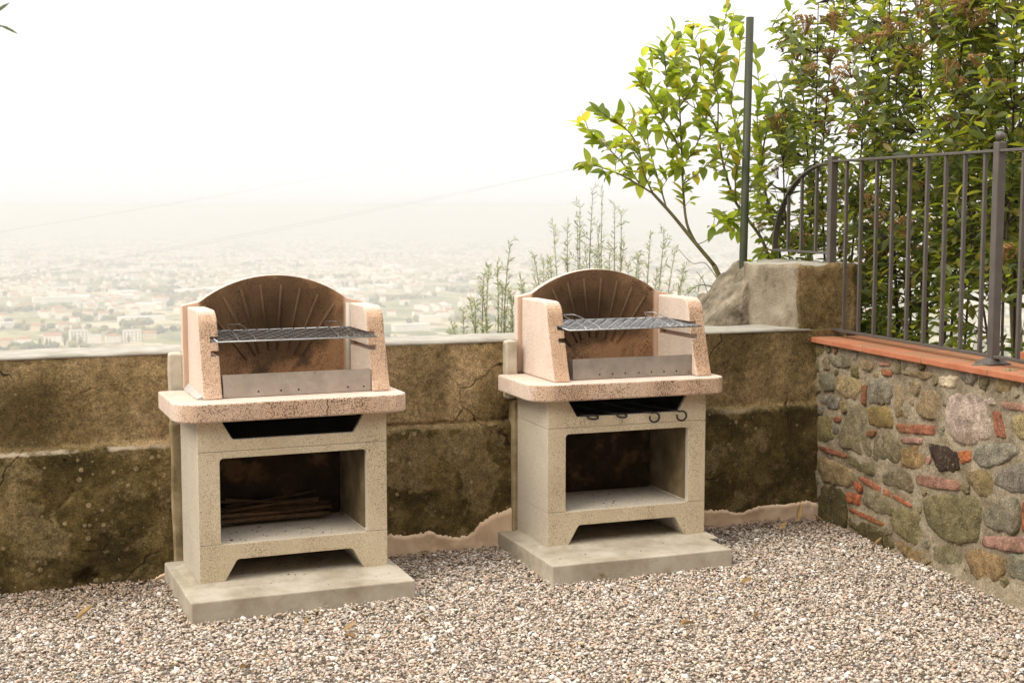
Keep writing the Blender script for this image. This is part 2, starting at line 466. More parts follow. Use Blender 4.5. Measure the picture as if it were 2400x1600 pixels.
M['hole'] = mat_plain('dark_hole', [(0.3, (0.01, 0.01, 0.01)), (0.7, (0.015, 0.012, 0.01))], 20.0)
M['paint'] = mat_plain('brown_grey_railing_paint', [(0.3, (0.070, 0.058, 0.050)), (0.7, (0.098, 0.083, 0.072))], 14.0, rough=0.42, bscale=150.0, bstr=0.1, spec=0.5)
M['stake'] = mat_plain('green_plastic_stake', [(0.3, (0.030, 0.036, 0.018)), (0.7, (0.050, 0.056, 0.030))], 10.0, rough=0.5)

def mat_attr(name, attr='tint', rough=0.85, bscale=None, spec=0.3, grain=0.0):
    k = NT(name)
    a = k.n("ShaderNodeAttribute", attribute_name=attr)
    col = a.outputs['Color']
    if grain: col = k.mix(grain, col, k.ramp(k.noise(350.0, 3.0), [(0.3, 0.55), (0.7, 1.3)]), 'MULTIPLY')
    return k.pbr(col, rough, None if bscale is None else k.bump(k.noise(bscale), 0.3, 0.002), spec=spec)
M['gravel'] = mat_attr('gravel_stone', rough=0.75, grain=0.4)
M['ground'] = mat_plain('gravel_bed', [(0.35, (0.06, 0.048, 0.035)), (0.5, (0.20, 0.165, 0.13)), (0.62, (0.42, 0.37, 0.31))], 55.0, bscale=55.0, bstr=1.0, bdist=0.01)
M['cane'] = mat_plain('dry_cane', [(0.3, (0.055, 0.028, 0.010)), (0.7, (0.15, 0.085, 0.034))], 18.0, rough=0.55)
M['litter'] = mat_plain('litter', [(0.3, (0.025, 0.015, 0.008)), (0.7, (0.09, 0.055, 0.03))], 40.0)

def mat_dryleaf():
    k = NT('dry_leaf')
    oi = k.n("ShaderNodeObjectInfo")
    c = k.ramp(oi.outputs['Random'], [(0.0, (0.15, 0.08, 0.035)), (0.5, (0.30, 0.19, 0.08)), (1.0, (0.42, 0.29, 0.13))])
    c = k.mix(0.5, c, k.ramp(k.noise(60.0), [(0.3, 0.6), (0.7, 1.2)]), 'MULTIPLY')
    return k.leafy(c, c, 0.7, 0.25, 0.2)
M['dryleaf'] = mat_dryleaf()

def mat_leaf(name, stops, tstops, rough, tw, attr=False, spec=0.4):
    k = NT(name)
    if attr:
        a = k.n("ShaderNodeAttribute", attribute_name='rand'); r = a.outputs['Fac']
    else:
        r = k.n("ShaderNodeObjectInfo").outputs['Random']
    c = k.ramp(r, stops); t = k.ramp(r, tstops)
    c = k.mix(0.4, c, k.ramp(k.noise(30.0), [(0.3, 0.7), (0.7, 1.25)]), 'MULTIPLY')
    return k.leafy(c, t, rough, tw, spec)
LEM = ([(0.0, (0.070, 0.118, 0.016)), (0.5, (0.135, 0.19, 0.026)), (0.86, (0.22, 0.26, 0.04)), (0.93, (0.36, 0.30, 0.03)), (1.0, (0.42, 0.33, 0.04))],
       [(0.0, (0.34, 0.45, 0.025)), (0.5, (0.54, 0.63, 0.045)), (0.86, (0.70, 0.74, 0.07)), (0.93, (0.75, 0.60, 0.05)), (1.0, (0.8, 0.62, 0.06))])
M['lemonleaf'] = mat_leaf('lemon_leaf', *LEM, 0.36, 0.63)
M['lemonleaf_s'] = mat_leaf('lemon_leaf_mass', *LEM, 0.36, 0.63, attr=True)
VIB = ([(0.0, (0.032, 0.052, 0.013)), (0.5, (0.070, 0.098, 0.022)), (0.82, (0.13, 0.155, 0.036)), (0.93, (0.15, 0.16, 0.05)), (1.0, (0.26, 0.20, 0.04))],
       [(0.0, (0.20, 0.27, 0.016)), (0.5, (0.40, 0.46, 0.03)), (0.82, (0.58, 0.58, 0.05)), (0.93, (0.40, 0.38, 0.07)), (1.0, (0.55, 0.40, 0.04))])
M['vibleaf'] = mat_leaf('viburnum_leaf', *VIB, 0.33, 0.53, spec=0.5)
M['vibleaf_s'] = mat_leaf('viburnum_leaf_mass', *VIB, 0.33, 0.53, attr=True, spec=0.5)
OLV = ([(0.0, (0.09, 0.11, 0.05)), (0.5, (0.24, 0.26, 0.14)), (1.0, (0.52, 0.52, 0.36))],
       [(0.0, (0.22, 0.27, 0.08)), (0.5, (0.48, 0.52, 0.22)), (1.0, (0.70, 0.68, 0.40))])
M['olive_s'] = mat_leaf('olive_leaf_mass', *OLV, 0.5, 0.45, attr=True)
M['flower'] = mat_leaf('rusty_flower_head', [(0.0, (0.22, 0.115, 0.04)), (0.6, (0.40, 0.235, 0.085)), (1.0, (0.50, 0.37, 0.15))],
                       [(0.0, (0.45, 0.25, 0.06)), (1.0, (0.7, 0.5, 0.16))], 0.7, 0.3, attr=True)
M['lemonbark'] = mat_plain('lemon_bark', [(0.3, (0.13, 0.115, 0.05)), (0.7, (0.24, 0.205, 0.10))], 25.0)
M['vibbark'] = mat_plain('viburnum_bark', [(0.3, (0.030, 0.022, 0.014)), (0.7, (0.070, 0.050, 0.032))], 25.0)
M['olivebark'] = mat_plain('olive_bark', [(0.3, (0.16, 0.15, 0.12)), (0.7, (0.26, 0.24, 0.19))], 15.0)
M['lemon'] = mat_plain('lemon_skin', [(0.3, (0.70, 0.42, 0.02)), (0.7, (0.80, 0.52, 0.03))], 15.0, rough=0.45)
M['cable'] = mat_plain('cable', [(0.3, (0.05, 0.05, 0.05)), (0.7, (0.07, 0.07, 0.07))], 1.0)
# ------------------------------------------------------------------ the setting: terrace, valley
m = MB(); m.add([(-7, -5, -.014), (4.35, -5, -.014), (4.35, 6.20, -.014), (-7, 6.20, -.014)], [(0, 1, 2, 3)])
tag(m.build('terrace_ground', M['ground']), 'compacted bed under the pale gravel of the terrace', 'ground', kind='structure')

PLAIN = -150.0
def mat_valley():
    k = NT('valley_fields')
    cell = k.voro(0.0065, out=1)
    r = k.n("ShaderNodeSeparateXYZ"); k.set(r.inputs[0], cell)
    col = k.ramp(r.outputs[0], [(0.0, (0.15, 0.15, 0.055)), (0.22, (0.24, 0.225, 0.09)), (0.45, (0.33, 0.29, 0.13)), (0.62, (0.45, 0.36, 0.22)), (0.8, (0.25, 0.23, 0.10)), (0.92, (0.52, 0.42, 0.28)), (1.0, (0.36, 0.27, 0.17))], 'CONSTANT')
    col = k.mix(k.ramp(k.noise(0.02, 5.0, 0.65), [(0.48, 0.0), (0.58, 0.85)]), col, (0.10, 0.105, 0.04))
    col = k.mix(k.ramp(k.noise(0.03, 4.0, 0.75), [(0.58, 0.0), (0.64, 0.85)]), col, (0.62, 0.53, 0.42))
    near = k.n("ShaderNodeVectorMath", operation='LENGTH'); k.set(near.inputs[0], k.pos)
    hill = k.ramp(k.noise(0.6, 6.0, 0.6), [(0.3, (0.05, 0.06, 0.02)), (0.7, (0.16, 0.16, 0.07))])
    col = k.mix(k.ramp(k.math('DIVIDE', near.outputs['Value'], 1200.0), [(0.4, 0.0), (0.8, 1.0)]), hill, col)
    return k.pbr(col, 0.95, spec=0.1)
M['valley'] = mat_valley()
def terrain_z(r):
    z = -0.6 - 0.30 * max(0.0, r - 7.2)
    return max(z, PLAIN) if z > PLAIN + 12 else PLAIN + 12 * math.exp((z - PLAIN - 12) / 12.0) - 12 * math.exp(-40)
rs = [5.5, 6.5, 7.2, 8, 9, 10, 12, 15, 20, 30, 45, 70, 100, 150, 220, 300, 400, 480, 540, 600, 700, 850, 1100, 1500, 2200, 3500, 6000, 10000, 15000, 22000]
m = MB(); NA = 72; vs = []
for r in rs:
    for j in range(NA + 1):
        a = math.radians(-75 + 200.0 * j / NA)
        z = terrain_z(r)
        if 9 < r < 500: z += 0.03 * r * mnoise.noise(Vector((r * 0.03, a * 3, 0)))
        if r < 7.2: z = -0.6
        vs.append((r * math.sin(a), r * math.cos(a), z))
fs = []
for i in range(len(rs) - 1):
    for j in range(NA):
        q = i * (NA + 1) + j
        fs.append((q, q + NA + 1, q + NA + 2, q + 1))
m.add(vs, fs, True)
tag(m.build('valley_terrain', M['valley']), 'hazy wide plain of fields and towns below the hill', 'terrain', kind='structure')

# ------------------------------------------------------------------ parapet wall
WALL_F, LOW_F, WALL_B, TOPZ = 6.17, 6.135, 6.53, 1.0
pw = empty('parapet_wall', (2.0, 6.35, 0))
tag(pw, 'low brown stained plaster parapet behind both barbecues with pale cement top', 'wall')
OFF = Vector((-2.0, -6.35, 0))
def wpart(mb, name, mat, parent=pw):
    mb.v = [tuple(Vector(p) + OFF) for p in mb.v]
    return mb.build(name, mat, parent)
EDGE = [(-3.2, -.05), (0.60, -.05), (0.70, 0.012), (0.76, 0.03), (0.83, 0.03), (1.60, 0.09), (1.766, 0.094), (1.84, 0.082), (1.904, 0.088), (1.96, 0.095), (2.0, 0.072), (2.077, 0.054), (2.143, 0.056), (2.18, 0.075),
        (2.209, 0.112), (2.245, 0.13), (2.276, 0.149), (2.31, 0.152), (2.354, 0.168), (2.42, 0.16), (3.3, 0.08), (3.439, 0.076), (3.54, 0.07), (3.60, 0.050), (3.643, 0.048), (3.70, 0.066), (3.772, 0.074), (3.904, 0.070), (4.03, 0.078), (4.091, 0.06), (4.3, 0.06)]
def edge_z(x):
    for (a, za), (b, zb) in zip(EDGE, EDGE[1:]):
        if a <= x <= b:
            z = za + (zb - za) * (x - a) / (b - a)
            return z if z < 0.0 else z + 0.018 * min(1, max(0, (x - 0.6) / 0.3)) + 0.010 * mnoise.noise(Vector((x * 45, 3, 0))) + 0.006 * mnoise.noise(Vector((x * 120, 8, 0)))
    return 0.0
def coat_y(x, z):
    led = 0.585 + 0.012 * mnoise.noise(Vector((x * 2.0, 5, 1)))
    t = min(1.0, max(0.0, (z - led) / 0.035))
    y = LOW_F + (WALL_F - LOW_F) * t * t * (3 - 2 * t)
    y += 0.010 * fbm((x * 2.2, 0, z * 2.2), 3) + 0.0035 * fbm((x * 14, 4, z * 14), 3)
    # crack along the ledge, between and beside the barbecues
    cz = 0.615 + 0.018 * mnoise.noise(Vector((x * 3.1, 0, 9))) + 0.008 * mnoise.noise(Vector((x * 17, 0, 4)))
    if 1.6 < x < 2.5:
        y += 0.016 * math.exp(-((z - cz) / 0.006) ** 2)
    # a short branching crack lower down, a hairline at the left and a broken hole at the foot
    for (x0, z0, x1, z1) in ((2.10, 0.30, 2.16, 0.08), (0.33, 0.55, 0.36, 0.42), (0.36, 0.42, 0.30, 0.36), (2.19, 0.62, 2.27, 0.56), (0.44, 0.20, 0.50, 0.12), (3.62, 0.80, 3.66, 0.70)):
        dx, dz = x1 - x0, z1 - z0; L = math.hypot(dx, dz)
        s = ((x - x0) * dx + (z - z0) * dz) / L
        if -0.01 < s < L + 0.01:
            d = ((x - x0) * dz - (z - z0) * dx) / L + 0.012 * mnoise.noise(Vector((s * 22, x0 * 7, 0)))
            y += 0.009 * math.exp(-(d / 0.0055) ** 2)
    d = math.hypot((x - 0.40) / 1.2, z - 0.035) + 0.02 * mnoise.noise(Vector((x * 30, 0, z * 30)))
    if d < 0.045: y += 0.05 * (1 - (d / 0.045) ** 2)
    return y
xs = [-3.0 + 0.0105 * i for i in range(int(7.28 / 0.0105) + 1)]
NZ = 130
m = MB(); vs = []
for x in xs:
    e = -0.05
    vs.append((x, coat_y(x, e) + 0.05, e - 0.004))
    for j in range(NZ + 1):
        z = e + (TOPZ - e) * j / NZ
        y = coat_y(x, z)
        if j == 0 and e > 0: y += 0.006
        if j == NZ: z -= 0.004; y += 0.004
        vs.append((x, y, z))
fs = []; R = NZ + 2
for i in range(len(xs) - 1):
    for j in range(R - 1):
        q = i * R + j
        fs.append((q, q + R, q + R + 1, q + 1))
m.add(vs, fs, True)
wpart(m, 'plaster_coat', M['plaster'])
# pale render apron trowelled over the foot of the wall, its top edge ragged
for (a0, a1) in ((0.66, 0.84), (1.58, 2.40), (3.16, 4.13)):
    m = MB(); na = int((a1 - a0) / 0.006); nzz = 9; vs = []
    for i in range(na + 1):
        x = a0 + (a1 - a0) * i / na
        e = max(0.0, edge_z(x)) + 0.006 * mnoise.noise(Vector((x * 160, 2, 0))) + 0.006 * mnoise.noise(Vector((x * 60, 2, 0)))
        for j in range(nzz + 1):
            z = -0.04 + (e + 0.04) * j / nzz
            y = coat_y(x, z) - 0.007 + 0.004 * fbm((x * 12, 9, z * 12), 3)
            if j == nzz - 1: y -= 0.003
            if j == nzz: y -= 0.001
            vs.append((x, y, z))
        vs.append((x, coat_y(x, e) + 0.01, e + 0.003))
    RR_ = nzz + 2
    m.add(vs, [(i*RR_+j, (i+1)*RR_+j, (i+1)*RR_+j+1, i*RR_+j+1) for i in range(na) for j in range(RR_ - 1)], True)
    wpart(m, 'render_apron', M['bare'])
m = MB(); m.box(-3.0, 4.30, 6.23, 6.49, -0.7, 0.54); m.box(-3.0, 4.30, 6.225, 6.49, 0.54, 0.975)
wpart(m, 'core', M['bare'])
# cement capping, slightly wavy
m = MB(); nx = 140; ny = 6; vs = []
for i in range(nx + 1):
    x = -3.0 + 7.05 * i / nx
    for j in range(ny + 1):
        y = WALL_F - 0.006 + (WALL_B - WALL_F + 0.012) * j / ny
        z = TOPZ + 0.006 * fbm((x * 2.5, y * 4, 2), 3) + (-0.004 if j in (0, ny) else 0.004)
        if j == 0: y += 0.006 * mnoise.noise(Vector((x * 9, 0, 0)))
        vs.append((x, y, z))
fs = []
for i in range(nx):
    for j in range(ny):
        q = i * (ny + 1) + j
        fs.append((q, q + ny + 1, q + ny + 2, q + 1))
n0 = len(vs)
for i in range(nx + 1):
    vs.append((vs[i*(ny+1)][0], vs[i*(ny+1)][1] + 0.004, 0.990)); vs.append((vs[i*(ny+1)+ny][0], vs[i*(ny+1)+ny][1], -0.7))
for i in range(nx):
    a, b = i*(ny+1), (i+1)*(ny+1)
    fs.append((a, n0+2*i, n0+2*i+2, b)); fs.append((a+ny, b+ny, n0+2*i+3, n0+2*i+1))
m.add(vs, fs, True)
wpart(m, 'capping', M['walltop'])
# cement pilasters the barbecues are built against
for (x0, x1, zc, low) in ((0.772, 0.832, 0.70, 'pilaster_low'), (2.340, 2.398, 0.72, 'ragged')):
    for z0, z1, mt in ((zc, 0.999, 'pilaster'), (-0.05, zc - 0.002, low)):
        me = MB(); me.box(x0 + (0.030 if z0 < 0 and low == 'ragged' else 0), x1, 6.118 if z0 > 0 else 6.105, 6.20, z0, z1)
        o = wpart(me, 'pilaster', M['pilaster_low' if mt == 'ragged' else mt])
        bevelled(o.data, 0.008, 2); roughen(o.data, 0.006, 8.0, x0, cuts=3)
# end block with its pale return face, and the rubble shoulder behind it
plan = [(3.985, 6.185), (4.34, 6.185), (4.34, 6.98), (3.905, 6.60)]
me = prism(plan, 'z', 0.95, 1.335).mesh('end_block', M['plaster'])
bm = bmesh.new(); bm.from_mesh(me)
bmesh.ops.subdivide_edges(bm, edges=bm.edges, cuts=14, use_grid_fill=True)
bmesh.ops.triangulate(bm, faces=[f for f in bm.faces if len(f.verts) > 4])
bmesh.ops.recalc_face_normals(bm, faces=bm.faces)
for v in bm.verts:
    q = v.co
    k = 0.014
    v.co = q + Vector((fbm(q * 7, 3), fbm(q * 7 + Vector((9, 2, 0)), 3), fbm(q * 7 + Vector((1, 7, 3)), 3))) * k
    if v.co.z > 1.28: v.co.z -= 0.02 * max(0, fbm(q * 9, 3))
me.materials.append(M['lightplaster']); me.materials.append(M['walltop'])
for f in bm.faces:
    n = f.normal
    f.material_index = 1 if n.x < -0.5 else (0 if n.y < -0.4 else 2)
    f.smooth = True
for v in bm.verts: v.co += OFF
bm.to_mesh(me); bm.free(); me.update()
link('end_block', me, pw)
m = MB(); nx, ny = 70, 40; vs = []
for i in range(nx + 1):
    x = 3.52 + 0.80 * i / nx
    t = min(1, max(0, (x - 3.68) / 0.33))
    top = 0.985 + 0.325 * (t ** 0.85)
    for j in range(ny + 1):
        y = 6.535 + 0.55 * j / ny
        lump = 0.026 * fbm((x * 9, y * 9, 0), 4) + 0.014 * fbm((x * 28, y * 28, 3), 3)
        z = top + lump - 0.35 * max(0, (y - 6.9)) * 3
        if j == 0: z = min(z, 0.96)
        vs.append((x, y + (0.02 * fbm((x * 9, 3, z * 9), 3)), z))
fs = [(i*(ny+1)+j, (i+1)*(ny+1)+j, (i+1)*(ny+1)+j+1, i*(ny+1)+j+1) for i in range(nx) for j in range(ny)]
n0 = len(vs)
ring = [i*(ny+1) for i in range(nx+1)] + [nx*(ny+1)+j for j in range(1, ny+1)] + [i*(ny+1)+ny for i in range(nx-1, -1, -1)] + [j for j in range(ny-1, 0, -1)]
for q in ring: vs.append((vs[q][0], vs[q][1], -0.7))
for a in range(len(ring)):
    b = (a + 1) % len(ring)
    fs.append((ring[a], n0 + a, n0 + b, ring[b]))
m.add(vs, fs, True)
wpart(m, 'rubble_shoulder', M['rubble'])

# ------------------------------------------------------------------ unseen house added behind the camera to shade the fronts and ovens
def mat_unseen_house():
    k = NT('unseen_house_plaster')
    return k.pbr(k.ramp(k.noise(1.2, 6.0, 0.6), [(0.3, (0.20, 0.135, 0.08)), (0.7, (0.32, 0.22, 0.135))]), 0.9, k.bump(k.noise(60.0), 0.3, 0.004))
M['unseen_house'] = mat_unseen_house()
M['shutter'] = mat_plain('green_shutter', [(0.3, (0.03, 0.05, 0.03)), (0.7, (0.05, 0.07, 0.04))], 5.0)
vh = empty('unseen_house', (0.5, -2.6, 0)); tag(vh, 'added unseen house with tiled eaves behind the viewer, blocking low sky light', 'house')
m = MB(); m.box(-9, 9, -5, 0, -0.2, 6.8); m.build('wall', M['unseen_house'], vh)
m = MB(); m.add([(-9.6, -5.6, 6.81), (9.6, -5.6, 6.81), (9.6, 0.8, 6.81), (-9.6, 0.8, 6.81), (-9.6, -2.5, 8.0), (9.6, -2.5, 8.0)], [(0, 1, 5, 4), (2, 3, 4, 5), (1, 2, 5), (3, 0, 4), (3, 2, 1, 0)])
clean_normals(m.build('roof', M['terra'], vh).data)
for wx in (-5.5, -2.0, 1.5, 5.0):
    for wz in (0.9, 3.6):
        for sx in (-0.5, 0.02):
            m = MB(); m.box(wx + sx, wx + sx + 0.48, 0.003, 0.05, wz, wz + 1.4); m.build('shutter', M['shutter'], vh)
STONES=[
('gray',[(0.027,0.873),(0.235,0.885),(0.257,0.855),(0.224,0.83),(0.074,0.82)]),
('tan',[(0.325,0.881),(0.451,0.888),(0.434,0.841),(0.382,0.826),(0.347,0.848)]),
('pink',[(0.497,0.891),(0.599,0.898),(0.606,0.881),(0.504,0.871)]),
('brick',[(0.531,0.859),(0.626,0.86),(0.627,0.835),(0.552,0.827)]),
('tan',[(0.106,0.758),(0.184,0.782),(0.33,0.779),(0.346,0.732),(0.301,0.683),(0.189,0.682),(0.116,0.705)]),
('gray',[(-0.057,0.768),(0.077,0.769),(0.087,0.705),(-0.0,0.682),(-0.055,0.716)]),
('gray',[(-0.067,0.647),(0.045,0.67),(0.147,0.655),(0.135,0.613),(0.048,0.597),(-0.05,0.612)]),
('olive',[(-0.084,0.54),(0.08,0.557),(0.069,0.475),(0.093,0.449),(-0.07,0.4)]),
('brick',[(0.362,0.757),(0.405,0.768),(0.4,0.669),(0.36,0.663)]),
('gray',[(0.417,0.79),(0.572,0.806),(0.636,0.784),(0.622,0.704),(0.429,0.68),(0.417,0.731)]),
('brick',[(0.087,0.562),(0.166,0.57),(0.16,0.546),(0.099,0.538)]),
('grolive',[(0.283,0.657),(0.369,0.649),(0.469,0.439),(0.439,0.42),(0.11,0.428),(0.213,0.564)]),
('ochre',[(0.404,0.652),(0.61,0.682),(0.647,0.596),(0.546,0.576),(0.441,0.581)]),
('tan',[(0.661,0.794),(0.77,0.801),(0.784,0.664),(0.668,0.653)]),
('brick',[(0.663,0.614),(1.029,0.658),(1.026,0.614),(0.683,0.575)]),
('brick',[(0.413,0.541),(0.501,0.558),(0.49,0.523),(0.421,0.515)]),
('pink',[(0.726,0.562),(0.907,0.583),(0.909,0.555),(0.733,0.534)]),
('tan',[(0.717,0.869),(0.985,0.893),(0.918,0.848),(0.846,0.856),(0.727,0.854)]),
('white',[(1.029,0.879),(1.164,0.899),(1.146,0.844),(1.043,0.84)]),
('tan',[(0.86,0.757),(0.944,0.807),(1.028,0.796),(1.041,0.773),(1.029,0.694),(0.905,0.672),(0.851,0.703)]),
('white',[(1.095,0.793),(1.2,0.823),(1.338,0.83),(1.371,0.783),(1.414,0.726),(1.403,0.664),(1.315,0.631),(1.207,0.603),(1.11,0.612),(1.09,0.691)]),
('white',[(1.359,0.82),(1.432,0.834),(1.443,0.811),(1.385,0.806)]),
('brick',[(1.416,0.78),(1.464,0.785),(1.492,0.729),(1.518,0.68),(1.456,0.673),(1.434,0.72)]),
('pink',[(1.474,0.828),(1.624,0.837),(1.684,0.84),(1.686,0.812),(1.506,0.803)]),
('tan',[(1.55,0.774),(1.627,0.803),(1.687,0.798),(1.692,0.712),(1.633,0.691),(1.579,0.696),(1.548,0.738)]),
('grolive',[(0.503,0.522),(0.624,0.568),(0.71,0.517),(0.714,0.447),(0.608,0.417),(0.477,0.41),(0.48,0.478)]),
('ochre',[(0.746,0.511),(0.871,0.539),(0.928,0.505),(0.91,0.445),(0.762,0.423),(0.737,0.464)]),
('dark',[(0.948,0.558),(1.044,0.581),(1.181,0.562),(1.195,0.486),(1.04,0.46),(0.995,0.498)]),
('orange',[(1.18,0.568),(1.275,0.588),(1.278,0.544),(1.214,0.52)]),
('gray',[(1.309,0.602),(1.413,0.641),(1.577,0.666),(1.606,0.626),(1.491,0.577),(1.371,0.531),(1.301,0.56)]),
('gray',[(1.476,0.528),(1.639,0.604),(1.704,0.6),(1.711,0.496),(1.646,0.48),(1.535,0.46),(1.45,0.488)]),
('tan',[(1.236,0.494),(1.401,0.525),(1.441,0.487),(1.436,0.41),(1.33,0.411),(1.258,0.45)]),
('pink',[(0.855,0.409),(1.208,0.441),(1.201,0.394),(0.858,0.358)]),
('grolive',[(0.538,0.341),(0.681,0.395),(0.821,0.402),(0.849,0.318),(0.769,0.308),(0.589,0.311)]),
('brick',[(-0.061,0.392),(0.236,0.394),(0.23,0.369),(-0.067,0.369)]),
('olive',[(0.249,0.39),(0.485,0.378),(0.488,0.332),(0.411,0.324),(0.238,0.353)]),
('tan',[(-0.051,0.343),(0.044,0.332),(0.293,0.322),(0.271,0.234),(-0.023,0.211),(-0.07,0.282)]),
('dkolive',[(-0.057,0.168),(0.204,0.207),(0.241,0.025),(0.076,-0.027),(-0.055,-0.028)]),
('brick',[(0.334,0.305),(0.515,0.3),(0.852,0.261),(0.848,0.241),(0.491,0.266),(0.322,0.286)]),
('orange',[(0.309,0.276),(0.382,0.257),(0.378,0.221),(0.318,0.228)]),
('orange',[(0.239,0.203),(0.372,0.213),(0.368,0.158),(0.248,0.153)]),
('grolive',[(0.396,0.239),(0.516,0.27),(0.666,0.228),(0.657,0.173),(0.547,0.162),(0.4,0.171)]),
('orange',[(0.263,0.131),(0.611,0.123),(0.6,0.101),(0.25,0.108)]),
('olive',[(0.68,0.198),(0.773,0.231),(0.911,0.223),(0.917,0.104),(0.851,0.075),(0.673,0.111)]),
('dkolive',[(0.267,0.045),(0.424,0.088),(0.601,0.074),(0.677,0.026),(0.594,-0.021),(0.428,-0.0)]),
('ochre',[(0.694,0.05),(0.839,0.079),(0.941,0.078),(0.957,-0.001),(0.809,-0.0)]),
('olive',[(0.929,0.297),(1.025,0.342),(1.331,0.394),(1.354,0.328),(1.352,0.208),(1.214,0.172),(1.068,0.165),(0.956,0.214)]),
('gray',[(1.402,0.344),(1.483,0.408),(1.609,0.446),(1.624,0.348),(1.599,0.302),(1.463,0.282),(1.395,0.301)]),
('orange',[(1.635,0.429),(1.653,0.45),(1.705,0.455),(1.712,0.334),(1.643,0.318)]),
('pink',[(1.379,0.239),(1.658,0.299),(1.688,0.301),(1.692,0.237),(1.662,0.232),(1.382,0.195)]),
('grolive',[(1.006,0.1),(1.143,0.146),(1.237,0.126),(1.252,0.045),(1.192,0.017),(1.032,0.025)]),
('ochre',[(1.266,0.14),(1.363,0.176),(1.525,0.175),(1.547,0.123),(1.467,0.055),(1.371,0.041),(1.3,0.076)]),
('gray',[(1.552,0.193),(1.662,0.232),(1.727,0.232),(1.734,0.116),(1.669,0.11),(1.575,0.107)]),
('tan',[(1.264,0.012),(1.468,0.038),(1.675,0.015),(1.678,-0.03),(1.563,0.0),(1.373,0.012)]),
]
# ------------------------------------------------------------------ stone wall with terracotta coping
SA = Vector((4.0904, 6.0638, 0)); SD = Vector((-0.09106, -0.99584, 0)); SN = Vector((-0.99584, 0.09106, 0))
S_RZ = math.atan2(SD.y, SD.x)          # local x runs along the wall towards the viewer, local -y is the face... see sw()
sw_root = empty('stone_wall', SA)
tag(sw_root, 'rubble stone and brick wall at the right under a terracotta coping', 'wall')
def sw(s, off, z): return SD * s + SN * off + Vector((0, 0, z))      # relative to the root
S0, S1 = -0.16, 2.85
m = MB(); ns, nz = 210, 76; vs = []
for i in range(ns + 1):
    s = S0 + (S1 - S0) * i / ns
    for j in range(nz + 1):
        z = -0.06 + 0.99 * j / nz
        off = 0.010 * fbm((s * 6, 0, z * 6), 3) + 0.006 * fbm((s * 25, 5, z * 25), 3) + 0.002
        if z < 0.10 and s > 0.9: off += 0.03 * (1 - z / 0.10) * min(1, (s - 0.9) / 0.4)
        vs.append(sw(s, off, z))
fs = [(i*(nz+1)+j, i*(nz+1)+j+1, (i+1)*(nz+1)+j+1, (i+1)*(nz+1)+j) for i in range(ns) for j in range(nz)]
m.add(vs, fs, True)
b = [sw(S0, -0.03, -0.7), sw(S1, -0.03, -0.7), sw(S1, -0.25, -0.7), sw(S0, -0.25, -0.7), sw(S0, -0.03, 0.925), sw(S1, -0.03, 0.925), sw(S1, -0.25, 0.925), sw(S0, -0.25, 0.925)]
m.add(b, [(0,1,2,3), (4,7,6,5), (0,4,5,1), (1,5,6,2), (2,6,7,3), (3,7,4,0)])
m.build('mortar', M['mortar'], sw_root)

SCOL = {'gray': (0.200, 0.178, 0.132), 'tan': (0.250, 0.190, 0.105), 'olive': (0.165, 0.136, 0.066), 'grolive': (0.180, 0.152, 0.088), 'dkolive': (0.090, 0.072, 0.034),
        'ochre': (0.27, 0.185, 0.085), 'white': (0.46, 0.375, 0.285), 'dark': (0.055, 0.035, 0.025), 'brick': (0.27, 0.105, 0.062), 'pink': (0.33, 0.185, 0.135), 'orange': (0.33, 0.110, 0.048)}
def resample(poly, n):
    P = [Vector((a, b)) for a, b in poly]; L = [0]
    for i in range(len(P)): L.append(L[-1] + (P[(i+1) % len(P)] - P[i]).length)
    out = []
    for k in range(n):
        t = L[-1] * k / n
        for i in range(len(P)):
            if L[i] <= t <= L[i+1] + 1e-9:
                out.append(P[i].lerp(P[(i+1) % len(P)], (t - L[i]) / max(1e-9, L[i+1] - L[i]))); break
    return out
def smooth_loop(P, it):
    for _ in range(it): P = [(P[i-1] + P[i] * 2 + P[(i+1) % len(P)]) / 4 for i in range(len(P))]
    return P
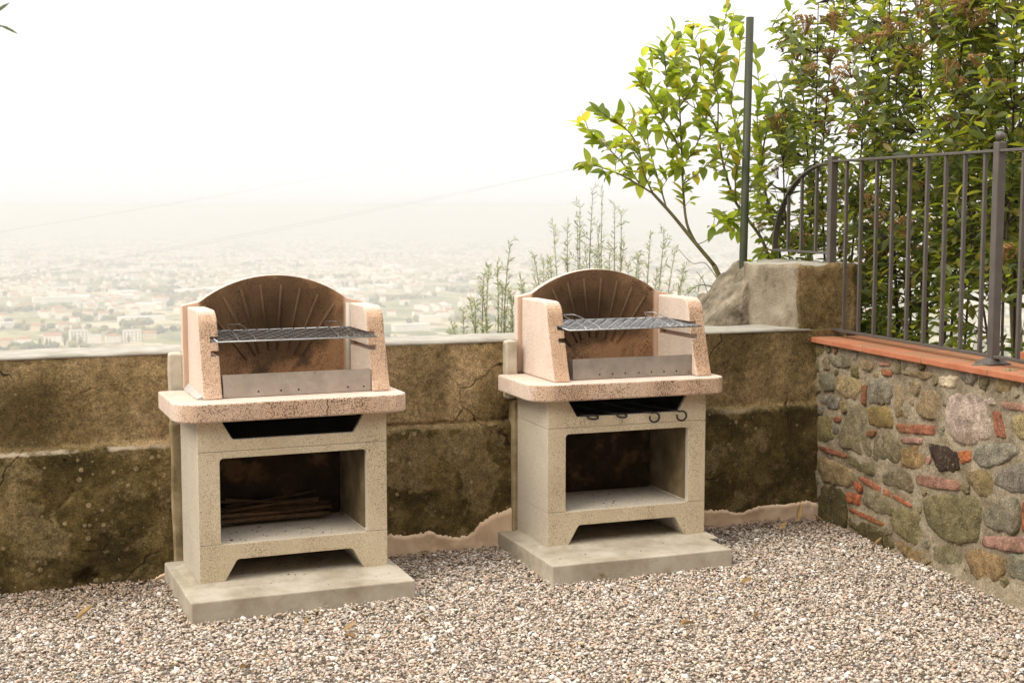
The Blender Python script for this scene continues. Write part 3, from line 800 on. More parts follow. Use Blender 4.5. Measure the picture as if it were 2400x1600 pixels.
def stone(kind, poly, idx):
    isb = kind in ('brick', 'pink', 'orange')
    n = 28
    cc_ = Vector((sum(p[0] for p in poly) / len(poly), sum(p[1] for p in poly) / len(poly)))
    g = 1.02 if isb else 1.10
    poly = [tuple(cc_ + (Vector(p) - cc_) * g) for p in poly]
    P = smooth_loop(resample(poly, n), 1)
    c = sum(P, Vector((0, 0))) / n
    for i, p in enumerate(P):
        P[i] = p + (p - c).normalized() * ((0.007 if isb else 0.015) * mnoise.noise(Vector((p.x * 30, p.y * 30, idx))) + (0.004 if isb else 0.010) * mnoise.noise(Vector((p.x * 75, p.y * 75, idx))))
    prof = [(1.0, -0.05), (1.0, -0.002), (0.96, 0.009), (0.84, 0.012), (0.5, 0.013)] if isb else [(1.02, -0.05), (1.0, -0.003), (0.95, 0.008), (0.82, 0.012), (0.45, 0.013)]
    lift = rnd.uniform(-0.004, 0.004)
    vs = []; fs = []
    for r, o in prof:
        for p in P:
            q = c + (p - c) * r
            oo = o + lift + (0.007 if not isb else 0.003) * fbm((q.x * 16, q.y * 16, idx * 3.3), 3) * (1 if o > 0 else 0)
            if not isb and o > 0.007: oo += 0.008 * mnoise.noise(Vector((q.x * 6, q.y * 6, idx)))
            vs.append(sw(q.x, oo, q.y))
    for a in range(len(prof) - 1):
        for i in range(n):
            j = (i + 1) % n
            fs.append((a*n+i, (a+1)*n+i, (a+1)*n+j, a*n+j))
    vs.append(sw(c.x, prof[-1][1] + lift + 0.001, c.y)); t = len(vs) - 1; a = len(prof) - 1
    for i in range(n): fs.append((a*n+i, t, a*n+(i+1) % n))
    mb = MB(); mb.add(vs, fs, True)
    o = mb.build('brick' if isb else 'stone', M['stone'], sw_root)
    clean_normals(o.data)
    k = SCOL[kind]; v = rnd.uniform(0.85, 1.2)
    o.color = (k[0] * v, k[1] * v * rnd.uniform(0.96, 1.04), k[2] * v * rnd.uniform(0.9, 1.1), 1)
for i, (kd, poly) in enumerate(STONES): stone(kd, poly, i)
# small packing stones wedged into the gaps
def pdist(p, poly):
    best = 9.0; ins = False; n = len(poly)
    for i in range(n):
        a, b = poly[i], poly[(i + 1) % n]
        dx, dy = b[0] - a[0], b[1] - a[1]
        t = max(0, min(1, ((p[0] - a[0]) * dx + (p[1] - a[1]) * dy) / max(1e-9, dx * dx + dy * dy)))
        best = min(best, math.hypot(p[0] - a[0] - dx * t, p[1] - a[1] - dy * t))
        if (a[1] > p[1]) != (b[1] > p[1]) and p[0] < a[0] + (p[1] - a[1]) / (b[1] - a[1]) * dx: ins = not ins
    return -best if ins else best
circ = []
cand = [(rnd.uniform(-0.10, 1.74), rnd.uniform(0.03, 0.915)) for _ in range(1500)]
cand = [(min(pdist(c, p) for _, p in STONES), c) for c in cand]
for d, c in sorted(cand, reverse=True):
    d = min([d] + [math.hypot(c[0] - q[0], c[1] - q[1]) - q[2] for q in circ]) - 0.010
    if d < 0.013: continue
    d = min(d, 0.055); circ.append((c[0], c[1], d))
    nn = rnd.randint(5, 7); a0 = rnd.uniform(0, 6)
    stone(rnd.choice(['gray', 'tan', 'grolive', 'olive', 'tan', 'gray', 'grolive', 'pink'] if d < .03 else ['gray', 'tan', 'grolive', 'olive']), [(c[0] + 1.12 * d * math.cos(a0 + 6.283 * q / nn) * rnd.uniform(.8, 1.05), c[1] + 1.02 * d * math.sin(a0 + 6.283 * q / nn) * rnd.uniform(.8, 1.05)) for q in range(nn)], 300 + len(circ))
# the courses that go on past the picture's edge
placed = []
for t in range(400):
    s, z = rnd.uniform(1.80, 2.75), rnd.uniform(0.08, 0.86); r = rnd.uniform(0.05, 0.10)
    if all(math.hypot(s - a, (z - b) * 1.1) > r + q + 0.012 for a, b, q in placed) and s - r > 1.745:
        placed.append((s, z, r))
        kd = rnd.choice(['gray', 'tan', 'olive', 'grolive', 'gray', 'tan', 'brick', 'pink'])
        f = 0.42 if kd in ('brick', 'pink') else 0.85
        stone(kd, [(s + r * math.cos(a) * rnd.uniform(.9, 1.1), z + r * f * math.sin(a) * rnd.uniform(.85, 1.1)) for a in [2 * math.pi * q / 7 for q in range(7)]], 100 + t)

# coping: two rows of terracotta tiles
joints = [-0.115, 0.419, 0.930, 1.424, 1.93, 2.43, 2.86]
def tile(s0, s1, o0, o1, z0, z1, seed):
    mb = MB()
    c = [sw(s0, o0, z0), sw(s1, o0, z0), sw(s1, o1, z0), sw(s0, o1, z0), sw(s0, o0, z1), sw(s1, o0, z1), sw(s1, o1, z1), sw(s0, o1, z1)]
    mb.add(c, [(0,3,2,1), (4,5,6,7), (0,1,5,4), (1,2,6,5), (2,3,7,6), (3,0,4,7)])
    o = mb.build('coping_tile', M['terra'], sw_root)
    bevelled(o.data, 0.004, 2); clean_normals(o.data)
for i in range(len(joints) - 1):
    dz = rnd.uniform(-0.0012, 0.0012)
    tile(joints[i] + 0.004, joints[i+1] - 0.004, 0.040 + rnd.uniform(-.003, .003), -0.115, 0.929 + dz, 0.957 + dz, i)
    tile(joints[i] + 0.003, joints[i+1] - 0.003, -0.119, -0.275, 0.929 - dz, 0.957 - dz, i + 20)
for sj in joints[1:-1]:
    mb = MB(); c = [sw(sj - 0.004, 0.037, 0.930), sw(sj + 0.004, 0.037, 0.930), sw(sj + 0.004, -0.272, 0.930), sw(sj - 0.004, -0.272, 0.930)]
    mb.add(c + [p + Vector((0, 0, 0.0245)) for p in c], [(0,3,2,1), (4,5,6,7), (0,1,5,4), (1,2,6,5), (2,3,7,6), (3,0,4,7)])
    o = mb.build('mortar_joint', M['mortar'], sw_root); clean_normals(o.data)

# ------------------------------------------------------------------ railing on the coping
FO = -0.10
rail = empty('metal_railing', SA + sw(0, FO, 0.957))
tag(rail, 'grey brown metal railing with upright bars and a curved end on the coping', 'railing')
def rl(s, off, z): return SD * s + SN * off + Vector((0, 0, z - 0.957))
def bar(mb, s0, s1, o0, o1, z0, z1):
    mb.add([rl(s0,o0,z0), rl(s1,o0,z0), rl(s1,o1,z0), rl(s0,o1,z0), rl(s0,o0,z1), rl(s1,o0,z1), rl(s1,o1,z1), rl(s0,o1,z1)],
           [(0,3,2,1), (4,5,6,7), (0,1,5,4), (1,2,6,5), (2,3,7,6), (3,0,4,7)])
def barpart(name, *a, parent=rail, bev=0.0015):
    mb = MB(); bar(mb, *a); o = mb.build(name, M['paint'], parent); clean_normals(o.data)
    if bev: bevelled(o.data, bev, 1)
    return o
POSTS = [(-0.165, 1.895, False), (1.262, 1.905, True), (2.70, 1.905, True)]
for s, zt, ball in POSTS:
    p = barpart('post', s - 0.02, s + 0.02, -0.02, 0.02, 0.962, zt, bev=0.003)
    mb = MB()
    q = [(0.052, 0.958), (0.052, 0.964), (0.023, 0.984)]
    vs = [rl(s + a * r, b2 * r, z) for r, z in q for a, b2 in ((-1, -1), (1, -1), (1, 1), (-1, 1))]
    fs = [(k*4+i, k*4+(i+1) % 4, k*4+4+(i+1) % 4, k*4+4+i) for k in range(2) for i in range(4)] + [(3, 2, 1, 0), (8, 9, 10, 11)]
    mb.add(vs, fs); o = mb.build('base_plate', M['paint'], p); clean_normals(o.data)
    if ball:
        mb = MB(); bm = bmesh.new(); bmesh.ops.create_uvsphere(bm, u_segments=14, v_segments=10, radius=0.021)
        bmesh.ops.translate(bm, verts=bm.verts, vec=rl(s, 0, zt + 0.024))
        for f in bm.faces: f.smooth = True
        me = bpy.data.meshes.new('finial'); bm.to_mesh(me); bm.free(); me.materials.append(M['paint']); link('finial', me, p)
for a, b2 in ((-0.145, 1.242), (1.282, 2.68)):
    barpart('top_rail', a, b2, -0.016, 0.016, 1.862, 1.874)
    barpart('bottom_rail', a, b2, -0.016, 0.016, 0.985, 0.998)
BARS = [-0.018 + 0.1478 * i for i in range(9)] + [1.282 + 0.148 * (i + 1) for i in range(9)]
for s in BARS: barpart('baluster', s - 0.0075, s + 0.0075, -0.0075, 0.0075, 0.9985, 1.8615, bev=0.0)
# curved end
cs, cz, ra, rb = -0.185, 1.395, 0.635, 0.472
mb = MB(); vs = []; NQ = 22
for i in range(NQ + 1):
    t = math.pi / 2 * i / NQ
    for (dr, o) in ((0.0, -0.016), (0.0, 0.016), (-0.010, 0.016), (-0.010, -0.016)):
        vs.append(rl(cs - (ra + dr) * math.cos(t), o, cz + (rb + dr) * math.sin(t)))
fs = [(i*4+k, i*4+(k+1) % 4, i*4+4+(k+1) % 4, i*4+4+k) for i in range(NQ) for k in range(4)] + [(3, 2, 1, 0), tuple(NQ*4+k for k in range(4))]
mb.add(vs, fs); o = mb.build('curved_rail', M['paint'], rail); clean_normals(o.data)
barpart('bottom_rail', cs - ra - 0.002, cs, -0.016, 0.016, 1.383, 1.3945)
for s in (-0.655, -0.50, -0.335):
    zt = cz + (rb - 0.011) * math.sqrt(max(0, 1 - ((cs - s) / (ra - 0.01)) ** 2))
    barpart('baluster', s - 0.0075, s + 0.0075, -0.0075, 0.0075, 1.395, zt, bev=0.0)

# loose terracotta brick on the coping at the picture's edge
mb = prism([(-0.12, -0.055), (0.12, -0.055), (0.12, 0.055), (-0.12, 0.055)], 'z', 0.0, 0.05)
o = mb.build('loose_brick', M['terra'], None, loc=(4.275, 4.675, 0.9585), rot=(0, 0, math.radians(-78)))
bevelled(o.data, 0.004, 2)
tag(o, 'loose terracotta brick lying on the coping at the right picture edge', 'brick')
# ------------------------------------------------------------------ barbecues
def arc_profile(x0, x1, c, z_end, z_ap):
    """outline of the back panel: flat ends, a short step, then the arch"""
    pts = [(x0, 0.755), (x1, 0.755), (x1, z_end)]
    a = c + 0.325; ze = z_end + 0.018
    R = (0.325 ** 2 + (z_ap - ze) ** 2) / (2 * (z_ap - ze)); zc = z_ap - R
    pts.append((a + 0.008, ze - 0.004))
    n = 22
    for i in range(n + 1):
        x = a - 0.65 * i / n
        pts.append((x, zc + math.sqrt(R * R - (x - c) ** 2)))
    pts.append((c - 0.333, ze - 0.004)); pts.append((x0, z_end))
    return pts

def clip_band(poly, z0, z1):
    def half(P, f, val):
        out = []
        for i in range(len(P)):
            a, b = P[i], P[(i+1) % len(P)]
            ia, ib = f(a), f(b)
            if ia: out.append(a)
            if ia != ib:
                t = (val - a[1]) / (b[1] - a[1]); out.append((a[0] + (b[0] - a[0]) * t, val))
        return out
    P = half(poly, lambda p: p[1] >= z0, z0)
    return half(P, lambda p: p[1] <= z1, z1)

def barbecue(loc, rz, hy, label, which):
    root = empty('barbecue', loc, rz)
    tag(root, label, 'barbecue', 'concrete barbecues along the parapet')
    D = 0.43 if which == 'L' else 0.408
    def blk(name, poly, z_seed):
        me = prism(poly, 'y', 0.0, D).mesh(name, M['block'])
        bevelled(me, 0.0024, 2)
        return link(name, me, root)
    blk('base_block', round_poly([(-.4, 0), (-.302, 0), (-.245, .098), (.245, .098), (.302, 0), (.4, 0), (.4, .1642), (-.4, .1642)], [0, 0, .02, .02, 0, 0, 0, 0], 4), 0)
    blk('middle_block', round_poly([(-.4, .1655), (-.306, .1655), (-.311, .180), (-.311, .521), (.311, .521), (.311, .180), (.306, .1655), (.4, .1655), (.4, .5492), (-.4, .5492)], [0, 0, .0, .016, .016, .0, 0, 0, 0, 0], 4), 1)
    blk('top_block', round_poly([(-.4, .5505), (.4, .5505), (.4, .678), (.302, .678), (.256, .597), (-.256, .597), (-.302, .678), (-.4, .678)], [0, 0, 0, 0, .015, .015, 0, 0], 4), 2)
    # countertop with broad rounded front corners
    P = round_poly([(-.49, -.05), (.49, -.05), (.49, D + 0.01), (-.49, D + 0.01)], [.105, .075, .01, .01], 8)
    me = prism(P, 'z', 0.6785, 0.755).mesh('countertop', M['slab']); bevelled(me, 0.007, 2, 40); link('countertop', me, root)
    if which == 'L':      # hairline crack down the front edge of the countertop
        mb = MB(); mb.tube([(.132, -.0502, .752), (.128, -.0504, .735), (.134, -.0504, .718), (.126, -.0504, .700), (.129, -.0502, .681)], .0016, .0016, 4)
        mb.build('crack', M['soot'], root)
    # side panels: sloped front, rounded shoulder, two grooves inside for the grill
    hx = 0.043
    y0, y1 = hy, 0.445
    prof = round_poly([(y0, .756), (y1, .756), (y1, 1.115), (y0 + .105, 1.115), (y0 + .085, 1.0), (y0 + .02, .80)], [0, 0, 0, .075, .05, .02], 6)
    for sgn, xo, xi in ((-1, hx - .400, hx - .322), (1, hx + .400, hx + .322)):
        me = prism(prof, 'x', min(xo, xi), max(xo, xi)).mesh('side_panel', M['cheek'])
        bevelled(me, 0.006, 2, 50)
        gx = sorted((xi - sgn * 0.02, xi + sgn * 0.034))
        me = cut_boxes(me, [(gx[0], gx[1], -0.1, .425, .926, .950), (gx[0], gx[1], -0.1, .425, .982, 1.008)])
        link('side_panel', me, root)
    # arched back panel with raised shell ribs
    bc = 0.026
    P = arc_profile(bc - .405, bc + .405, bc, 1.121, 1.246)
    me = prism(P, 'y', 0.4455, 0.492).mesh('back_panel', M['back']); bevelled(me, 0.004, 2, 40)
    me.materials.append(M['cheek'])
    for f in me.polygons:
        if f.normal.y > -0.5: f.material_index = 1
    bp = link('back_panel', me, root)
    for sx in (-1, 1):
        mb = MB(); mb.box(min(sx * .3085, sx * .3120), max(sx * .3085, sx * .3120), .030, D - .006, .1660, .517); mb.build('oven_side', M['ovenside'], root)  # dark liners on walls and ceiling: oven shade put into their colour
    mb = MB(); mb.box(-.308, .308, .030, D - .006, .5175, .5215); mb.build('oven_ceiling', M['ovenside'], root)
    mb = MB(); mb.box(-.399, .399, D - .004, D + .008, 0.002, .677); mb.build('oven_back', M['ovenback'], root)  # stained back, its near-black also holding the shade of the recess
    ribs = [((-.274, 1.109), (-.103, .873)), ((-.200, 1.153), (-.067, .892)), ((-.121, 1.184), (-.049, .902)), ((-.036, 1.203), (-.004, .916)),
            ((.057, 1.201), (.032, .914)), ((.142, 1.186), (.079, .905)), ((.223, 1.155), (.113, .895)), ((.294, 1.11), (.142, .884))]
    for (ax, az), (bx, bz) in ribs:
        mb = MB(); mb.tube([(ax, .4458, az), ((ax + bx) / 2, .4445, (az + bz) / 2), (bx, .4458, bz)], 0.0062, 0.0062, 8)
        mb.build('rib', M['rib'], bp)
    # lining of the ash slot: soot, with the slot's shade in its black
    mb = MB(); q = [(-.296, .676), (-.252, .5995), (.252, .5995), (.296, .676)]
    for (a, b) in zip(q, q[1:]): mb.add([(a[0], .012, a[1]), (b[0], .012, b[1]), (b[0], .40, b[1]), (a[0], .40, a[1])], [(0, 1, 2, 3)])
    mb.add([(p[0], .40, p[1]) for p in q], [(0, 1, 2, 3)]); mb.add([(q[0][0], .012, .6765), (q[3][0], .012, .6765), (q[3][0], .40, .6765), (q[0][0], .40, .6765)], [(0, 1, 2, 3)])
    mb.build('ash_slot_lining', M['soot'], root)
    # mortar fillets
    if which == 'L':
        mb = MB(); mb.tube([(hx + .318, .436, .757), (hx + .318, .436, 1.117)], 0.014, 0.014, 8); mb.build('mortar_joint', M['cement'], root)
        mb = MB(); mb.add([(hx - .4005, y0 + .02, .757), (hx - .424, y0 + .03, .757), (hx - .424, .44, .757), (hx - .4005, .44, .757), (hx - .4005, y0 + .02, .772), (hx - .4005, .44, .785)],
                          [(0, 1, 4), (1, 2, 5, 4), (2, 3, 5), (0, 4, 5, 3), (0, 3, 2, 1)])
        o = mb.build('sealant_strip', M['sealant'], root); roughen(o.data, 0.004, 20.0, 3, cuts=4)
    # mortar bed under the blocks
    mb = MB(); mb.add([(-.455, -.06, -.006), (.445, -.06, -.006), (.445, .36, -.006), (-.455, .36, -.006), (-.412, -.012, .010), (.412, -.012, .010), (.412, .36, .010), (-.412, .36, .010)],
                      [(0, 1, 5, 4), (1, 2, 6, 5), (2, 3, 7, 6), (3, 0, 4, 7), (4, 5, 6, 7)])
    o = mb.build('mortar_bed', M['plinth'], root); roughen(o.data, 0.004, 14.0, loc[0], cuts=5)
    return root

def plinth(loc, rz, x0, x1, y0, y1, label):
    me = prism([(x0, y0), (x1, y0), (x1, y1), (x0, y1)], 'z', -0.13, 0.0).mesh('concrete_plinth', M['plinth'])
    bevelled(me, 0.006, 2); roughen(me, 0.004, 6.0, x0 * 3, cuts=5)
    o = link('concrete_plinth', me, None, loc, (0, 0, rz))
    return tag(o, label, 'plinth', 'concrete plinths of the barbecues')

def loc_xf(loc, rz):
    return Matrix.Translation(Vector(loc)) @ Matrix.Rotation(rz, 4, 'Z')

def ember_tray(xf, x0, x1, y0, y1, mat, holes, label):
    T = 0.002; z0, z1 = 0.7575, 0.853
    root = empty('ember_tray'); root.matrix_world = xf @ Matrix.Translation(Vector(((x0 + x1) / 2, y0, z0)))
    tag(root, label, 'tray', 'steel ember trays in the barbecues')
    h = z1 - z0; w = (x1 - x0) / 2; d = y1 - y0
    mb = MB(); mb.box(-w, w, 0, T, 0, h); mb.build('front', mat, root)
    for a, b in ((-w, -w + T), (w - T, w)):
        mb = prism([(T, 0), (d, 0), (d, .012), (.07, h * .93), (T, h)], 'x', a, b); clean_normals(mb.build('side', mat, root).data)
    mb = MB(); mb.box(-w + T, w - T, T, d - T, 0.001, 0.003); mb.build('bottom', mat, root)
    for hx in holes:
        mb = MB(); n = 10
        vs = [(hx + 0.0042 * math.cos(2 * math.pi * k / n), -0.0006, 0.020 + 0.0042 * math.sin(2 * math.pi * k / n)) for k in range(n)]
        mb.add(vs, [tuple(range(n))]); mb.build('vent_hole', M['hole'], root)
    return root

def grill(xf, x0, x1, y0, y1, z, mat, label, rim=None):
    root = empty('grill_rack'); root.matrix_world = xf @ Matrix.Translation(Vector(((x0 + x1) / 2, y0, z))) @ Matrix.Rotation(math.radians(2.6), 4, 'X')
    tag(root, label, 'grill', 'wire grill racks in the barbecues')
    w = (x1 - x0) / 2; d = y1 - y0; r = 0.0032
    mb = MB(); mb.tube([(-w, 0, 0), (w, 0, 0), (w, d, 0), (-w, d, 0), (-w, 0, 0)], r, r, 6); mb.build('rim', rim or mat, root)
    mb = MB()
    def wire(p, q, n, ph):
        pts = []
        for i in range(n + 1):
            a = Vector(p).lerp(Vector(q), i / n); a.z = 0.0026 * (1 if (i + ph) % 2 else -1); pts.append(a)
        mb.tube(pts, 0.0023, 0.0023, 5, cap=False)
    ny_, nx_ = 9, 25
    for i in range(1, ny_): wire((-w, d * i / ny_, 0), (w, d * i / ny_, 0), nx_, i)
    for i in range(1, nx_): wire((-w + 2 * w * i / nx_ + .012, 0, 0), (-w + 2 * w * i / nx_ - .012, d, 0), ny_, i + 1)
    mb.build('wire_mesh', mat, root)
    for hx in (-w + 0.085, w - 0.165):
        mb = MB(); mb.tube([(hx, 0.0, 0.002), (hx, 0.03, 0.012), (hx - 0.0, d - 0.10, 0.030), (hx + 0.01, d - 0.06, 0.034), (hx + 0.06, d - 0.06, 0.034), (hx + 0.07, d - 0.10, 0.030), (hx + 0.07, 0.03, 0.012), (hx + 0.07, 0.0, 0.002)], 0.0022, 0.0022, 6)
        mb.build('handle', mat, root)
    return root

LL, LR = (1.2166, 5.6586, 0.0862), 0.0196
RL, RR = (2.7846, 5.7141, 0.0842), -0.0152
plinth(LL, LR, -.477, .450, -.236, .46, 'pale concrete plinth under the left barbecue, nearer the camera')
plinth(RL, RR, -.491, .391, -.288, .415, 'pale concrete plinth under the right barbecue, by the stone wall')
barbecue(LL, LR, 0.072, 'larger looking left barbecue of tan and pink concrete with canes in its oven', 'L')
barbecue(RL, RR, 0.022, 'right barbecue of tan and pink concrete with black hooks hanging from its slot', 'R')
XL, XR = loc_xf(LL, LR), loc_xf(RL, RR)
ember_tray(XL, -.272, .360, .095, .425, M['tray'], (-.19 + 0.02, -.095 + 0.02, -.02 + 0.02, .215, .285), 'bright scratched steel ember tray in the left barbecue')
ember_tray(XR, -.245, .362, .078, .40, M['tray2'], (-.17, -.105, -.04, .03, .095, .16, .225), 'dull grey steel ember tray in the right barbecue')
grill(XL, -.297, .378, .055, .40, 0.994, M['wire_sooty'], 'dark sooty wire grill rack in the left barbecue', M['wire_bright'])
grill(XR, -.284, .388, .030, .39, 0.990, M['wire_bright'], 'shiny silver wire grill rack in the right barbecue')

# black wire skewers whose looped ends hang out of the right barbecue's slot
SK = [(-.205, .0, 'first from the left, loop nearly flat'), (-.06, .30, 'second from the left, loop lying flat'), (.105, .85, 'third from the left, round loop hanging down'), (.245, .80, 'rightmost of the four, loop hanging down')]
for i, (x, droop, txt) in enumerate(SK):
    root_loc = XR @ Vector((x, 0.0, 0.602))
    mb = MB()
    pts = [(-.05 - .02 * i, .30, .004), (-.02, .02, .003), (0, -.012, .002)]
    rl_, n = (0.022 if i != 1 else 0.02), 14
    cx = 0.014
    for k in range(n):
        t = math.pi * 0.62 - 1.72 * math.pi * k / (n - 1)
        u, v = rl_ * 1.15 * math.cos(t) + cx, rl_ * math.sin(t) * (1.0 if i > 1 else .9)
        if i > 1: pts.append((u, -.026 - .004 * k / n, v - rl_ * 0.95))
        else: pts.append((u, -.030 + v * 0.9, -.004 + v * 0.32))
    mb.tube(pts, 0.0048, 0.0048, 6)
    o = mb.build('skewer', M['black_iron'], None, loc=root_loc, rot=(0, 0, RR))
    tag(o, 'black wire skewer in the right barbecue slot, ' + txt, 'skewer', 'skewers in the right barbecue')

# bundle of dry canes in the left oven
CN = [(.30, .190, -.30, .225, .013, 0.01), (.335, .192, -.305, .20, .012, -0.01), (.315, .213, -.29, .24, .012, 0.0), (.36, .195, -.30, .23, .013, 0.02), (.355, .219, -.305, .20, .011, -.02), (.34, .238, -.30, .19, .009, .02),
      (.385, .20, -.29, .21, .012, 0.0), (.385, .226, -.28, .24, .010, 0.015), (.375, .246, -.26, .19, .008, -.03), (.345, .256, -.23, .21, .006, -.05), (.395, .256, -.22, .19, .007, .03)]
for i, (y, z, xa, xb, r, sl) in enumerate(CN):
    mb = MB(); L = xb - xa; pts = []; rr = []
    k = 0; x = 0
    vs, fs = [], []
    stations = []
    while x < L:
        for dx, q in ((0, 1.0), (.004, 1.12), (.008, 1.0)):
            if x + dx < L: stations.append((x + dx, q))
        x += 0.085 + 0.02 * rnd.random()
    stations.append((L, 1.0))
    for sx, q in stations:
        for a in range(8):
            t = 2 * math.pi * a / 8
            vs.append((sx - L / 2, r * .85 * q * math.cos(t), r * .85 * q * math.sin(t) + .004 * math.sin(sx * 9 + i) + sl * (sx / L - 0.5)))
    ns = len(stations)
    fs = [(p*8+a, p*8+(a+1) % 8, p*8+8+(a+1) % 8, p*8+8+a) for p in range(ns - 1) for a in range(8)] + [tuple(range(7, -1, -1)), tuple((ns-1)*8+a for a in range(8))]
    mb.add(vs, fs, True)
    P = XL @ Vector(((xa + xb) / 2, y, z))
    o = mb.build('dry_cane', M['cane'], None, loc=P, rot=(0, 0, LR + rnd.uniform(-.09, .09)))
    clean_normals(o.data)
    tag(o, 'dry brown cane lying in the bundle inside the left barbecue oven', 'cane', 'canes in the left oven')

# crumbs of leaf and soil on the oven floors and plinths
mb = MB()
def crumb(P, r):
    vs = [(P[0] + r * rnd.uniform(-1, 1), P[1] + r * rnd.uniform(-1, 1), P[2] + r * rnd.uniform(0, 0.6)) for _ in range(4)]
    mb.add(vs, [(0, 1, 2), (0, 3, 1), (1, 3, 2), (0, 2, 3)])
for X, n in ((XL, 110), (XR, 60)):
    for _ in range(n):
        crumb(X @ Vector((rnd.uniform(-.28, .28), rnd.uniform(.02, .30), .1645)), rnd.uniform(.002, .009))
    for _ in range(45):
        crumb(X @ Vector((rnd.uniform(-.24, .24), rnd.uniform(-.02, .30), .0105)), rnd.uniform(.003, .010))
    for _ in range(22):
        crumb(X @ Vector((rnd.uniform(-.42, .40), rnd.uniform(-.20, -.06), .003)), rnd.uniform(.002, .006))
tag(mb.build('leaf_crumbs', M['litter']), 'dark crumbs of leaf and soil in the ovens and on the plinths', 'debris', kind='stuff')
# ------------------------------------------------------------------ gravel
def ground_h(x, y):
    # loose gravel: slightly banked against the stone wall and the parapet
    return 0.0
def inside_plinth(x, y):
    r = np.zeros(len(x), bool)
    for (lx, ly, lz), rz, a in ((LL, LR, (-.477, .450, -.236, .40)), (RL, RR, (-.491, .391, -.288, .37))):
        c, s = math.cos(rz), math.sin(rz)
        u = (x - lx) * c + (y - ly) * s; v = -(x - lx) * s + (y - ly) * c
        r |= (u > a[0] + 0.004) & (u < a[1] - 0.004) & (v > a[2] + 0.004) & (v < a[3] + 0.3)
    return r
def pebble_batch(n, rmin, rmax, zlo, zhi, flat):
    x = nrs.uniform(-0.45, 4.2, n); y = nrs.uniform(3.2, 6.16, n)
    keep = (y > 4.99 - 0.385 * x - 0.42) & ~inside_plinth(x, y)
    keep &= ((x - 4.0904) * -0.99584 + (y - 6.0638) * 0.09106) > 0.004
    x, y = x[keep], y[keep]; n = len(x)
    r = nrs.uniform(0, 1, n) ** 1.8 * (rmax - rmin) + rmin
    z = nrs.uniform(zlo, zhi, n)
    return x, y, z, r, np.full(n, flat)
parts_ = [pebble_batch(66000, .0046, .0094, -0.002, 0.009, .58), pebble_batch(46000, .0032, .0060, 0.002, 0.011, .65), pebble_batch(1200, .010, .017, 0.003, 0.009, .45)]
X_, Y_, Z_, R_, F_ = [np.concatenate([p[i] for p in parts_]) for i in range(5)]
# uneven bed: low swells and a bank up to the walls
swell = 0.007 * np.sin(X_ * 3.1 + 1.3 * np.sin(Y_ * 2.3)) * np.cos(Y_ * 3.7 + X_) 
Z_ = Z_ + swell
N = len(X_)
bm = bmesh.new(); bmesh.ops.create_icosphere(bm, subdivisions=1, radius=1.0)
iv = np.array([v.co[:] for v in bm.verts]); iface = np.array([[v.index for v in f.verts] for f in bm.faces]); bm.free()
nv, nf = len(iv), len(iface)
q = nrs.normal(size=(N, 4)); q /= np.linalg.norm(q, axis=1)[:, None]
w_, a_, b_, c_ = q.T
yaw = nrs.uniform(0, 2 * np.pi, N); tl = nrs.normal(0, 0.35, N); tl2 = nrs.normal(0, 0.35, N)
cyw, syw = np.cos(yaw), np.sin(yaw)
jit = 1 + nrs.uniform(-0.24, 0.24, (N, nv))
V = iv[None] * jit[..., None]
V = V * np.stack([R_ * nrs.uniform(1.0, 1.55, N), R_ * nrs.uniform(0.8, 1.05, N), R_ * F_ * nrs.uniform(0.75, 1.2, N)], 1)[:, None, :]
# tilt about x and y, then yaw
ct, st = np.cos(tl)[:, None], np.sin(tl)[:, None]
V = np.stack([V[..., 0], V[..., 1] * ct - V[..., 2] * st, V[..., 1] * st + V[..., 2] * ct], -1)
ct, st = np.cos(tl2)[:, None], np.sin(tl2)[:, None]
V = np.stack([V[..., 0] * ct + V[..., 2] * st, V[..., 1], -V[..., 0] * st + V[..., 2] * ct], -1)
V = np.stack([V[..., 0] * cyw[:, None] - V[..., 1] * syw[:, None], V[..., 0] * syw[:, None] + V[..., 1] * cyw[:, None], V[..., 2]], -1)
V += np.stack([X_, Y_, Z_], 1)[:, None, :]
V = V.reshape(-1, 3).astype(np.float32)
FC = (iface[None] + (np.arange(N) * nv)[:, None, None]).reshape(-1).astype(np.int32)
me = bpy.data.meshes.new('gravel')
me.vertices.add(N * nv); me.vertices.foreach_set('co', V.ravel())
me.loops.add(N * nf * 3); me.loops.foreach_set('vertex_index', FC)
me.polygons.add(N * nf); me.polygons.foreach_set('loop_start', np.arange(0, N * nf * 3, 3, dtype=np.int32))
me.polygons.foreach_set('use_smooth', np.ones(N * nf, dtype=bool))
pal = np.array([[.66, .59, .51], [.56, .47, .385], [.47, .38, .295], [.58, .43, .33], [.40, .35, .30], [.72, .69, .65], [.30, .23, .165], [.17, .13, .095], [.46, .32, .235], [.34, .32, .30], [.52, .42, .27], [.065, .05, .04]])
wt = np.array([.19, .20, .15, .09, .10, .09, .055, .025, .045, .055, .035, .006]); wt /= wt.sum()
ci = nrs.choice(len(pal), N, p=wt)
colr = pal[ci] * nrs.uniform(0.84, 1.17, (N, 1)) * np.array([0.95, 0.945, 0.945])
big = R_ > 0.0118
colr[big & (nrs.uniform(size=N) < .5)] = np.array([.70, .67, .63])
